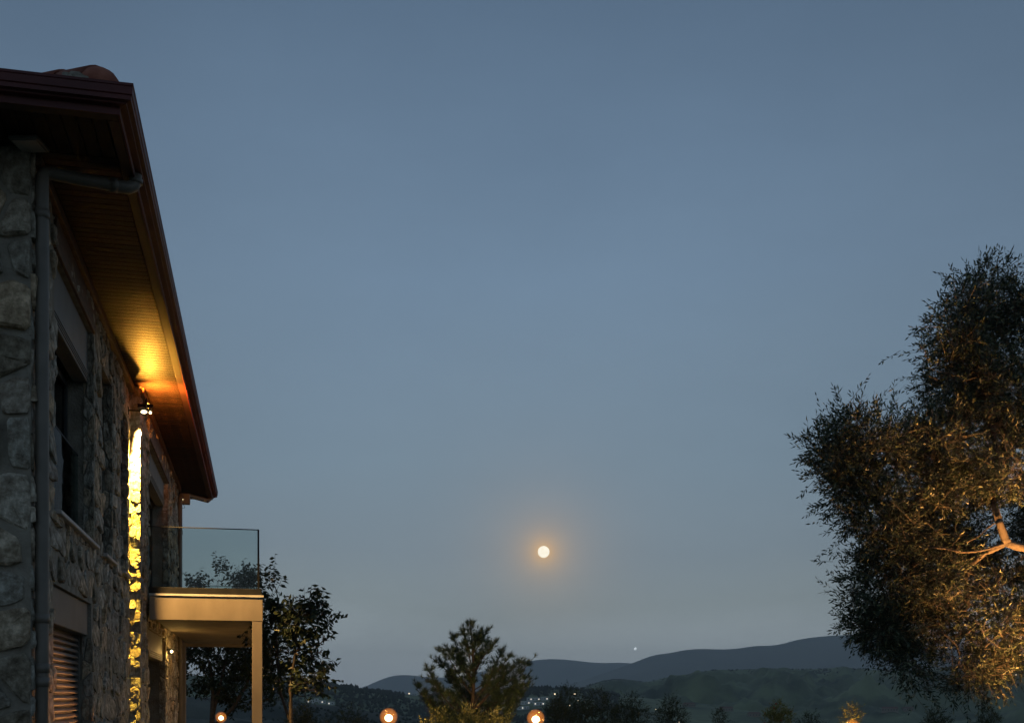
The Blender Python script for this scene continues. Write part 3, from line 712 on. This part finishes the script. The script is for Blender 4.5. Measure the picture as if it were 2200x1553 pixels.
def leaves_on(base, dirs, L, Wd, rg, fold=0.25, lvar=.3):
    """pointed leaves from base points along dirs: 4 verts, one kinked quad each"""
    n = len(base); side = norm(np.cross(dirs, rand_unit(n, rg))); up = np.cross(side, dirs)
    l = L*(1+rg.uniform(-lvar, lvar, (n,1))); w = Wd*(1+rg.uniform(-.25,.25,(n,1)))
    b = base; t = base+dirs*l + up*l*rg.uniform(-.12,.12,(n,1)); m = base+dirs*l*.48
    v = np.stack([b, m+side*w*.5+up*w*fold, t, m-side*w*.5+up*w*fold], 1).reshape(-1,3)
    f = np.arange(4*n).reshape(n,4); return v, f

def blob_points(blobs, n, rg, shell=.55):
    """blobs: (centre, radii). points biased to the outside, with outward directions"""
    w = np.array([b[1][0]*b[1][1]+b[1][0]*b[1][2]+b[1][1]*b[1][2] for b in blobs]); w = w/w.sum()
    idx = rg.choice(len(blobs), n, p=w); C = np.array([b[0] for b in blobs])[idx]; Rr = np.array([b[1] for b in blobs])[idx]
    u = rand_unit(n, rg); r = (shell**3+(1-shell**3)*rg.random((n,1)))**(1/3)
    # lumpy shell
    lump = 1+.16*np.sin(u[:,0:1]*5+idx[:,None])*np.cos(u[:,1:2]*6+idx[:,None]*2)+.10*np.sin(u[:,2:3]*9+idx[:,None]*3)
    return C+u*r*Rr*lump, norm(u/np.maximum(Rr,1e-6)*Rr.mean(axis=1, keepdims=True)), idx

def shoots(P, D, rg, length, nl, L, Wd, droop=-.1, spread=.75, jitter=.35, stem=True):
    """leafy shoots starting at P along D"""
    n = len(P); D = norm(D+rg.normal(size=(n,3))*jitter); D[:,2] += droop; D = norm(D)
    Ls = length*(.6+.8*rg.random((n,1))); bend = rg.normal(size=(n,3))*.25
    B = []; LD = []
    for k in range(nl):
        t = (k//2+.5)/((nl+1)//2); p = P+D*Ls*t+bend*Ls*t*t*.4
        tang = norm(D+bend*t*.8); s = norm(np.cross(tang, rand_unit(n, rg)))
        if k == nl-1: s = s*.2
        B.append(p); LD.append(norm(tang*(1-spread*.5)+s*spread))
    v, f = leaves_on(np.concatenate(B), np.concatenate(LD), L, Wd, rg)
    st = None
    if stem:
        e = P+D*Ls+bend*Ls*.4; sd = norm(np.cross(D, rand_unit(n, rg)))*.0025
        st = np.stack([P-D*Ls*.5-sd, P-D*Ls*.5+sd, e+sd*.4, e-sd*.4], 1).reshape(-1,3)
    return v, f, st

def limb(mb, a, b, r0, r1, rg, wob=.08, n=7, sides=7):
    a, b = Vector(a), Vector(b); L = (b-a).length; pts = []; rad = []
    w1 = Vector(rg.normal(size=3))*wob*L; w2 = Vector(rg.normal(size=3))*wob*L*.6
    for i in range(n+1):
        t = i/n; pts.append(a.lerp(b, t)+w1*math.sin(math.pi*t)+w2*math.sin(2*math.pi*t)); rad.append(r0+(r1-r0)*t)
    mb.tube(pts, rad, sides, True); return pts

# ------------------------------------------------------------------ olive tree
def olive():
    rg = np.random.default_rng(4); t = empty('olive_tree', (5.75, 11.2, 0))
    tag(t, 'large olive tree at the right edge, its lower crown lit orange from below', 'tree')
    loc = Vector(t.location)
    bl = [(2118,625,52,11.3),(2062,662,52,11.0),(2150,690,85,11.3),(2048,730,58,10.9),(2115,760,100,11.6),(2028,795,42,11.0),(2060,830,85,11.3),(2160,850,100,11.0),
          (1838,872,26,10.8),(1828,930,54,10.7),(1785,965,46,10.6),(1850,970,92,10.8),(1930,958,60,11.2),(1998,955,68,10.9),(1800,1012,58,10.7),(1850,1050,70,10.9),(2080,960,120,11.3),(2180,980,110,10.6),
          (1960,1040,120,11.1),(1880,1110,66,10.8),(1920,1170,76,10.9),(2040,1110,120,11.9),(1900,1250,75,10.9),(1835,1275,32,10.9),(1960,1240,100,11.1),(2050,1220,110,12.0),(2160,1270,95,11.0),
          (1890,1350,52,10.9),(1935,1335,78,11.2),(2020,1340,95,10.9),(2110,1350,100,11.1),(1945,1425,42,10.8),(2060,1425,50,10.8),(2110,1440,44,10.9),(1995,1475,18,10.7),(2150,1400,55,11.2),
          (2230,700,90,11.4),(2250,900,130,11.8),(2280,1100,120,12.6),(2290,1270,120,11.7),(2230,1350,70,11.4),(2380,760,130,11.8),(2430,980,150,11.8),(2450,1200,140,11.8),(2560,1050,120,11.6),(2400,1360,70,11.3)]
    blobs = []
    for (px, py, r, Y) in bl:
        rr_ = r/F*Y*.80; blobs.append((tuple(at(px, py, Y)-loc), (rr_, rr_*rg.uniform(.9,1.3), rr_)))
    # drop shoots in the pocket where the bare limb shows
    Pc, Dc, _ = blob_points(blobs, 1000, rg, .5)
    ci = rg.integers(0, len(Pc), 22000); spread = rg.normal(size=(len(ci),3))*np.array([.095,.095,.075])*rg.uniform(.7,1.35,(len(Pc),1))[ci]
    P = Pc[ci]+spread; D = norm(norm(spread)*.8+Dc[ci]*.8)
    pk = at(2165, 1135, 10.6)-loc
    wp = P+np.array(loc); sx = wp[:,0]/wp[:,1]*F+1100; sy = 1500-(wp[:,2]-EYE)/wp[:,1]*F
    keep = ~((np.abs(sx-2150) < 62) & (np.abs(sy-1128) < 52) & (wp[:,1] < 11.75))
    gap = ~(((np.hypot(sx-2055, (sy-1385)) < 22) | (np.hypot(sx-2180, sy-1340) < 14)))
    P, D = P[keep & gap], D[keep & gap]
    D[:,2] += .15*(P[:,2] > 3.2) - .35*(P[:,2] < 2.2)
    D = norm(D)
    v, f, st = shoots(P, D, rg, .15, 9, .054, .0145, .02, .62, .55)
    # sprays that stick out at the edge
    edge = np.nonzero(rg.random(len(P)) < .045)[0]
    v2, f2, st2 = shoots(P[edge], D[edge], rg, .24, 15, .054, .0145, .05, .6, .35)
    V_ = np.concatenate([v, v2]); Fq = np.concatenate([f, f2+len(v)])
    o = np_mesh('crown', V_, Fq, M['olive'], t); o['kind'] = 'stuff'
    S = np.concatenate([st, st2]); o = np_mesh('twigs', S, np.arange(len(S)).reshape(-1,4), M['bark'], t); o['kind'] = 'stuff'
    trunk = MB(); fork = Vector((.05, -.1, 1.75))
    trunk.tube([(.0,0,-.1),(.03,0,.1),(.10,-.02,.5),(.02,-.05,1.0),(-.04,-.1,1.4),fork], [.42,.33,.26,.24,.25,.22], 12)
    trunk.build('trunk', M['bark'], t, True)
    tgt = [at(2168,1165,10.75)-loc, at(2250,900,11.6)-loc, at(2430,980,11.7)-loc, at(2300,1250,11.5)-loc]
    mb = MB(); nodes = []
    j1 = at(2163, 1166, 10.75)-loc
    def L_(a, b, r0, r1, wob=.07):
        p = limb(mb, a, b, r0, r1, rg, wob); nodes.extend([(q, r0+(r1-r0)*i/7) for i, q in enumerate(p)][2:]); return p
    e1 = at(2275,1183,10.95)-loc; L_(fork, e1, .10, .055, .03); L_(e1, j1, .052, .038, .02)
    L_(j1, at(2146,1118,10.72)-loc, .044, .036, .01); L_(at(2146,1118,10.72)-loc, at(2110,860,11.2)-loc, .034, .016)
    L_(j1, at(2062,1186,10.6)-loc, .015, .008, .03); L_(at(2062,1186,10.6)-loc, at(1930,1210,10.8)-loc, .010, .006)
    L_(at(2146,1118,10.72)-loc, at(2060,1170,10.65)-loc, .006, .003, .1)
    L_(fork, at(2250,900,11.6)-loc, .12, .05); L_(at(2250,900,11.6)-loc, at(2120,640,11.2)-loc, .05, .014)
    L_(fork, at(2430,980,11.7)-loc, .12, .04); L_(fork, at(2300,1280,12)-loc, .09, .03)
    L_(at(2250,900,11.6)-loc, at(1980,960,11.0)-loc, .045, .02); L_(at(1980,960,11.0)-loc, at(1790,980,10.8)-loc, .02, .008)
    L_(j1, at(2040,1330,11.0)-loc, .03, .010); L_(fork, at(2180,1370,11.0)-loc, .04, .012); L_(at(2040,1330,11.0)-loc, at(1920,1350,11)-loc, .012,.006)
    for c, r in blobs:
        c = Vector(c); q = min(nodes, key=lambda t_: (t_[0]-c).length)
        limb(mb, q[0], c, min(.014, q[1]*.7), .004, rg, .1, 6, 5)
        for _ in range(5): limb(mb, c.lerp(q[0], rg.uniform(0,.5)), c+Vector(rand_unit(1, rg)[0])*r[0]*.9, .006, .002, rg, .12, 5, 4)
    o = mb.build('branches', M['bark'], t, True); o['kind'] = 'stuff'
olive()
gl_ = empty('garden_uplight', (4.95, 9.55, 0)); tag(gl_, 'small garden spotlight in the grass under the olive tree', 'garden light')
MB().tube([(0,0,0),(0,0,.12)], .012, 8).build('stake', M['dark'], gl_)
MB().tube([(0,0,.12),(.02,.03,.26)], [.05,.07], 12, False).build('housing', M['dark'], gl_)
MB().sphere((.017,.027,.22), .04, 10).build('lens', M['lampglow'], gl_, True)
light('garden_uplight_beam', (.03,.04,.32), 2000, (1.0,.45,.13), 'SPOT', .05, (.05, .22, 1), 74, 1.0, gl_)

# ------------------------------------------------------------------ broad-leaved trees behind the balcony
def broad_tree(name, label, base, blobs_px, trunks, nsh, leafL, seed, mat='cherry', sh=.24, nl=7, red=0, droop=-.45):
    rg = np.random.default_rng(seed); t = empty(name, base); tag(t, label, 'tree'); loc = Vector(base)
    blobs = []
    for (px, py, r, Y) in blobs_px:
        rr_ = r/F*Y*.88; blobs.append((tuple(at(px, py, Y)-loc), (rr_, rr_*1.2, rr_)))
    Pc, Dc, _ = blob_points(blobs, max(30, nsh//9), rg, .45); ci = rg.integers(0, len(Pc), nsh); spread = rg.normal(size=(nsh,3))*.085*(base[1]/18)**.5; P = Pc[ci]+spread; D = norm(norm(spread)*.6+Dc[ci])
    D[:,2] += .55; D = norm(D)
    n = len(P); Ls = sh*(.5+rg.random((n,1))); B = []; LD = []
    for k in range(nl):
        tt = (k+.5)/nl; p = P+D*Ls*tt; s = norm(np.cross(D, rand_unit(n, rg))); d = norm(D*.45+s*.7); d[:,2] += droop*(1+rg.random(n)*.8); B.append(p); LD.append(norm(d))
    v, f = leaves_on(np.concatenate(B), np.concatenate(LD), leafL, leafL*.48, rg, .22)
    o = np_mesh('crown', v, f, M[mat], t); o['kind'] = 'stuff'
    sd = norm(np.cross(D, rand_unit(n, rg)))*.004
    S = np.stack([P-D*Ls*.6-sd, P-D*Ls*.6+sd, P+D*Ls+sd*.4, P+D*Ls-sd*.4], 1).reshape(-1,3)
    o = np_mesh('twigs', S, np.arange(len(S)).reshape(-1,4), M['pinebark'], t); o['kind'] = 'stuff'
    tm_ = MB(); pts_all = []
    for (pts, r0, r1) in trunks:
        q = [at(*p)-loc for p in pts]; m = len(q); rad = [r0+(r1-r0)*i/(m-1) for i in range(m)]
        tm_.tube(q, rad, 8); pts_all += q[1:]
    tm_.build('trunk', M['pinebark'], t, True)
    bm_ = MB()
    for c, r in blobs:
        c = Vector(c); q = min(pts_all, key=lambda p: (p-c).length); limb(bm_, q, c, .016, .006, rg, .08, 5, 5)
        for _ in range(4): limb(bm_, c, c+Vector(rand_unit(1, rg)[0])*r[0], .008, .003, rg, .1, 4, 4)
    o = bm_.build('branches', M['pinebark'], t, True); o['kind'] = 'stuff'
    return t
broad_tree('cherry_tree', 'leafy dark tree with drooping leaves right beside the balcony post', (-3.55, 18.0, 0),
    [(592,1262,20,18.6),(575,1300,26,18.6),(622,1300,34,18.5),(660,1330,36,18.3),(668,1275,16,18.1),(684,1300,14,18.1),(602,1345,38,18.6),(650,1375,30,18.2),(695,1373,15,17.9),(670,1408,26,18.0),(620,1400,34,18.5),(590,1430,32,18.7),(678,1445,20,18.0),(640,1455,26,18.3),(655,1495,30,18.2),(600,1490,26,18.7),(688,1400,12,18.0),(575,1380,20,18.7),(682,1480,14,18.0)],
    [([(627,1760,18.0),(627,1600,18.0),(624,1480,18.1),(634,1400,18.2),(640,1330,18.3)], .045,.012), ([(627,1560,18.0),(600,1480,18.4),(596,1400,18.6),(590,1310,18.6)], .028,.009)], 350, .115, 21)
broad_tree('fruit_tree', 'bushy dark tree behind the balcony, seen through its glass and below its floor', (-8.6, 33, -.3),
    [(395,1232,10,33),(410,1250,12,33),(470,1245,22,33),(510,1232,20,33),(540,1250,20,33),(430,1275,30,33),(480,1290,38,33),(530,1290,38,33),(430,1400,34,33),(480,1400,42,33),(530,1400,40,33),(420,1450,30,33),(470,1460,42,33.4),(525,1455,42,33),(430,1340,36,33),(500,1345,44,33),(575,1350,36,33.5),(570,1420,36,33.5),(600,1470,30,33.5),(440,1500,26,33),(500,1505,28,33.4),(550,1500,24,33.4),(410,1410,22,33)],
    [([(455,1640,33),(455,1560,33),(458,1490,33),(450,1420,33)], .10,.05), ([(460,1560,33),(500,1520,33),(530,1470,33),(545,1420,33)], .07,.03), ([(456,1540,33),(470,1480,33),(490,1400,33)], .06,.03)], 1900, .13, 22, nl=7, sh=.3)

# ------------------------------------------------------------------ young pine
def pine():
    rg = np.random.default_rng(8); Y0 = 25.0; base = Vector((at(1018,1500,Y0).x, Y0, -.35)); t = empty('pine_tree', base)
    tag(t, 'young pine with upswept needle tufts in front of the distant hills', 'tree')
    tips = [(1012,1332,0),(990,1352,-.2),(1036,1348,.2),(1056,1345,.1),(972,1362,.3),(1070,1372,-.3),(1085,1388,.3),(1048,1372,.4),(1000,1375,-.4),(955,1385,.1),(935,1392,-.2),(925,1410,.3),(1098,1402,-.2),(1090,1425,.3),
            (915,1425,-.3),(948,1418,.4),(905,1452,-.1),(890,1460,.2),(895,1480,.0),(1128,1415,-.1),(1150,1408,0),(1142,1440,.1),(1152,1455,-.1),(1120,1450,.2),(1030,1400,.4),(985,1410,.5),(960,1440,.5),(1010,1430,-.5),(1060,1430,-.5),
            (930,1470,.4),(960,1480,-.6),(1000,1470,.6),(1050,1470,.7),(1100,1475,.3),(1130,1480,-.2),(915,1505,.1),(950,1515,.6),(1000,1510,-.7),(1050,1515,.4),(1100,1510,-.3),(1080,1450,.6),(975,1390,.2),(1020,1365,-.2),(1025,1490,.8),(980,1530,.5),(1070,1535,.5)]
    br = MB(); P = []; D = []
    trunk = MB(); tp = [Vector((0,0,-.1)), Vector((.02,0,.8)), Vector((-.03,.02,1.6)), Vector((.0,0,2.6)), at(1012,1350,Y0)-base]
    trunk.tube(tp, [.075,.065,.05,.035,.012], 8); trunk.build('trunk', M['pinebark'], t, True)
    def trunk_at(z):
        z = max(0, min(z, tp[-1].z-.05))
        for a, b in zip(tp, tp[1:]):
            if a.z <= z <= b.z: return a.lerp(b, (z-a.z)/(b.z-a.z))
        return tp[-1]
    for (px, py, dy) in tips:
        e = at(px, py, Y0+dy)-base; h = abs(e.x)+abs(dy); s = trunk_at(e.z-.25-h*.75)
        pts = limb(br, s, e, .016, .005, rg, .04, 9, 5)
        L = (e-s).length; ax = (e-s).normalized()
        for k in range(int(16+L*30)):
            u = rg.uniform(.25, 1)**.8; q = pts[min(9, int(u*9))]; side = Vector(rand_unit(1, rg)[0]); side.z = abs(side.z)*.8
            off = side*rg.uniform(.02,.27)*(1.15-u*.6)
            P.append(tuple(q+off)); D.append(tuple((ax*.5+side*.7+Vector((0,0,.35))).normalized()))
            br.tube([q, q+off], [.003,.002], 3, False)
        P.append(tuple(e)); D.append(tuple((ax+Vector((0,0,.5))).normalized()))
    o = br.build('branches', M['pinebark'], t, True); o['kind'] = 'stuff'
    P = np.array(P); D = np.array(D); n = len(P); Vv = []; nn = 24
    for k in range(nn):
        d = norm(D*rg.uniform(.35,1.3,(n,1))+rand_unit(n, rg)*.75); b = P-D*rg.uniform(0,.06,(n,1)); s = norm(np.cross(d, rand_unit(n, rg)))*.0042; l = .125*rg.uniform(.6,1.15,(n,1))
        Vv.append(np.stack([b-s, b+s, b+d*l], 1).reshape(-1,3))
    Vv = np.concatenate(Vv); o = np_mesh('crown', Vv, np.arange(len(Vv)).reshape(-1,3), M['pine'], t, 3); o['kind'] = 'stuff'
pine()

# ------------------------------------------------------------------ shrubs at the bottom edge
def shrub(px, top, wpx, Y, label, kind='shrub', mat='shrub', n=260, L=.05, seed=0, red=0, group=None, tall=1.0, name='shrub'):
    rg = np.random.default_rng(seed+100); z0 = zg(*at(px,1500,Y).xy)-.05; base = Vector((at(px,1500,Y).x, Y, z0)); topz = at(px, top, Y).z; h = topz-z0
    t = empty(name, base); tag(t, label, kind, group); w = wpx/F*Y/2
    blobs = [((0,0,h-w*.55*tall), (w*.55, w*.55, w*.55*tall)), ((-w*.45,.1,h-w*1.3*tall), (w*.6,w*.6,w*.7*tall)), ((w*.45,-.1,h-w*1.25*tall), (w*.6,w*.6,w*.7*tall)), ((0,0,h*.45), (w*.95,w*.8,h*.4)), ((w*.1,-.05,h-w*.15), (w*.2,w*.2,w*.25))]
    P, D, idx = blob_points(blobs, n, rg, .4); D[:,2] += .6; D = norm(D)
    v, f, st = shoots(P, D, rg, .22, 9, L, L*.36, .1, .7, .35)
    o = np_mesh('foliage', v, f, M[mat], t); o['kind'] = 'stuff'
    if red:
        k = rg.choice(len(P), red); q = MB()
        for i in k: q.sphere(P[i]+D[i]*.12, rg.uniform(.02,.035), 6)
        q.build('flowers', M['red'], t)
    mb = MB(); b0 = Vector((0,0,0))
    for i in range(9):
        e = Vector(P[rg.integers(len(P))]); limb(mb, b0, e, .02, .005, rg, .05, 5, 5)
    mb.build('stems', M['pinebark'], t, True)
    return t
SH = [ # px, top, width, Y, label, n, seed, mat, leaf, red
 (1197,1506,44,31,'dark bushy shrub just right of the orange lamp near the pine',330,1,'shrub',.055,0),
 (1222,1478,86,33,'tallest dark shrub in the row, small town lights showing through its top',720,2,'shrub',.06,0),
 (1285,1486,80,32,'dark shrub with feathery top, second in the row right of the tallest',620,3,'shrub',.055,0),
 (1355,1494,70,34,'upright dark shrub with a pointed tip at the middle of the row',560,4,'shrub',.06,0),
 (1440,1503,62,35,'narrow dark shrub at the right end of the row before the gap',480,5,'shrub',.06,0),
 (1547,1527,26,36,'small lone dark bush top between the gap and the red flowering bush',150,6,'shrub',.06,0),
 (1672,1513,48,34,'yellowish bush dotted with red flowers at the bottom edge',380,7,'brightened_shrub',.07,16),
 (1740,1534,70,37,'low rounded green bush just right of the red flowering bush',380,8,'shrub',.06,0),
 (2012,1522,60,40,'rounded dark bush at the bottom edge under the olive tree',380,10,'shrub',.07,0),
 (2124,1524,44,40,'small upright bush at the bottom edge under the right side of the olive tree',260,11,'shrub',.07,0),
 (745,1527,150,30,'broad dark hedge bush left of the first orange lamp',700,12,'shrub',.06,0),
 (650,1520,70,29,'dark yellowish bush at the foot of the drooping tree',420,13,'shrub',.06,0),
]
for (px, top, w, Y, lb, n, sd, mt, L, rd) in SH: shrub(px, top, w, Y, lb, 'bush', mt, n, L, sd, rd)
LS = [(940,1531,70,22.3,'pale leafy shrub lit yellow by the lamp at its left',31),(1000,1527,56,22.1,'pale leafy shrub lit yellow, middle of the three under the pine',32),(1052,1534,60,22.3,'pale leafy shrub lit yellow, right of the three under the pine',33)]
for (px, top, w, Y, lb, sd) in LS: shrub(px, top, w, Y, lb, 'bush', 'brightened_shrub', 210, .085, sd)
shrub(1089,1535,16,20.5,'small pale flower spike rising beside the lit shrubs','plant','brightened_shrub',50,.06,34,name='flower_spike')
shrub(1829,1513,22,26,'slim cypress tip lit gold by a lamp below','tree','brightened_shrub',150,.05,35,tall=2.2,name='cypress')

# ------------------------------------------------------------------ globe lamps
def globe_mat():  # emissive volume that imitates the soft glare round a bulb
    m = bpy.data.materials.new('lamp_glare_volume'); m.use_nodes = True; n = m.node_tree.nodes; l = m.node_tree.links
    n.clear(); o = n.new('ShaderNodeOutputMaterial'); t = n.new('ShaderNodeBsdfTransparent'); l.new(t.outputs[0], o.inputs[0])
    v = n.new('ShaderNodeVolumePrincipled'); v.inputs['Color'].default_value = (1,.75,.4,1); v.inputs['Density'].default_value = .05
    v.inputs['Emission Strength'].default_value = 1.7; v.inputs['Emission Color'].default_value = (1,.30,.04,1)
    l.new(v.outputs[0], o.inputs['Volume']); return m
M['globe'] = globe_mat()
GM = None
for (px, py, Y, e, r, lb) in [(835,1539,22.5,90,.18,'glowing orange globe lamp left of the pine tree'),(1151,1542,22.5,90,.18,'glowing orange globe lamp right of the pine tree'),
                        (475,1540,30,10,.15,'glowing orange globe lamp seen under the balcony floor'),(1831,1560,25,50,.17,'glowing orange globe lamp at the foot of the gold lit cypress tip')]:
    c = at(px, py, Y); z0 = zg(c.x, c.y)
    t = empty('garden_lamp', (c.x, c.y, z0)); tag(t, lb, 'lamp', 'orange globe lamps in the garden'); hz = c.z-z0
    MB().tube([(0,0,0),(0,0,.04),(0,0,.05),(0,0,hz-r)], [.09,.09,.03,.025], 10).build('pole', M['dark'], t, True)
    MB().sphere((0,0,hz), r, 40).build('globe', M['globe'], t, True)
    MB().sphere((0,0,hz-r*.12), r*.40, 14, (1.1,1.1,1)).build('bulb', M['lampglow'], t, True)
    light('garden_lamp_light', (0,-.0,hz+r+.06), e, (1,.55,.18), 'POINT', .08, parent=t)
# terrace bollard in front of the lower window, below the frame
bp_ = to_world((2.6, 6.2, 0)); t = empty('bollard_lamp', bp_, RZ); tag(t, 'short lit bollard lamp standing on the terrace before the shuttered window', 'lamp')
MB().tube([(0,0,0),(0,0,.55)], .05, 12).build('post', M['dark'], t, True)
MB().tube([(0,0,.552),(0,0,.66)], .045, 12).build('lens', M['lampglow'], t, True)
MB().tube([(0,0,.662),(0,0,.70)], .06, 12).build('cap', M['dark'], t, True)
light('bollard_lamp_light', (-.09,-.05,.6), 420, (1,.40,.12), 'SPOT', .04, (-2.7, -4.1, .55), 26, .5, parent=t)

# ------------------------------------------------------------------ far houses and lights
def far_house(px, py, w, d, h, lb, lit=1, roofed=False, rot=0):
    p = land(px, py); t = empty('far_house', p, rot); tag(t, lb, 'house', 'white houses on the far slopes')
    MB().box((-w/2,-d/2,-2), (w/2,d/2,h)).build('wall', M['taupe'] if roofed else M['white'], t)
    if roofed:
        r_ = 1.0; mesh_obj('roof', [(-w/2-.4,-d/2-.4,h+.01),(w/2+.4,-d/2-.4,h+.01),(w/2+.4,d/2+.4,h+.01),(-w/2-.4,d/2+.4,h+.01),(-w/2+1,0,h+1.8),(w/2-1,0,h+1.8)], [(0,1,5,4),(1,2,5),(2,3,4,5),(3,0,4),(3,2,1,0)], M['redroof'], t)
    else: MB().box((-w/2-.15,-d/2-.15,h+.01), (w/2+.15,d/2+.15,h+.3)).build('parapet', M['white'], t)
    n = max(1, int(w/3))
    for i in range(n):
        x = -w/2+(i+.5)*w/n; MB().box((x-.6,-d/2-.06,.9), (x+.6,-d/2-.01,2.3)).build('window', M['farwhite'] if (i+lit) % 3 == 0 and not roofed else M['frame'], t)
    return p
for (px, py, w, lb, lit, rf) in Hs: far_house(px, py, w, 6, 3.4, lb, lit, rf, rnd.uniform(-.4,.4))
for (px, py, r, lb) in FL:
    p = land(px, py+3); k = r/F*p.length*.85; t = empty('street_lamp', p); tag(t, lb, 'lamp')
    hh = 3/F*p.length; MB().tube([(0,0,-1),(0,0,hh-k)], max(.06,k*.06), 6).build('pole', M['dark'], t)
    MB().sphere((0,0,hh), k, 10).build('light_globe', M['farlight'], t, True)

# ------------------------------------------------------------------ evening haze
hz = MB().box((-10500,-10500,-40), (10500,10500,425)).build('haze', M['white']); hz.data.materials.clear()
hm_ = bpy.data.materials.new('evening_haze'); hm_.use_nodes = True; n = hm_.node_tree.nodes; n.clear()
ho = n.new('ShaderNodeOutputMaterial'); hv_ = n.new('ShaderNodeVolumePrincipled'); hv_.inputs['Density'].default_value = 1.15e-4
hv_.inputs['Color'].default_value = (.95,.97,1.0,1); hm_.node_tree.links.new(hv_.outputs[0], ho.inputs['Volume']); hz.data.materials.append(hm_); hz['kind'] = 'stuff'
hz['label'] = 'thin blue evening haze over the valley'; hz['category'] = 'haze'
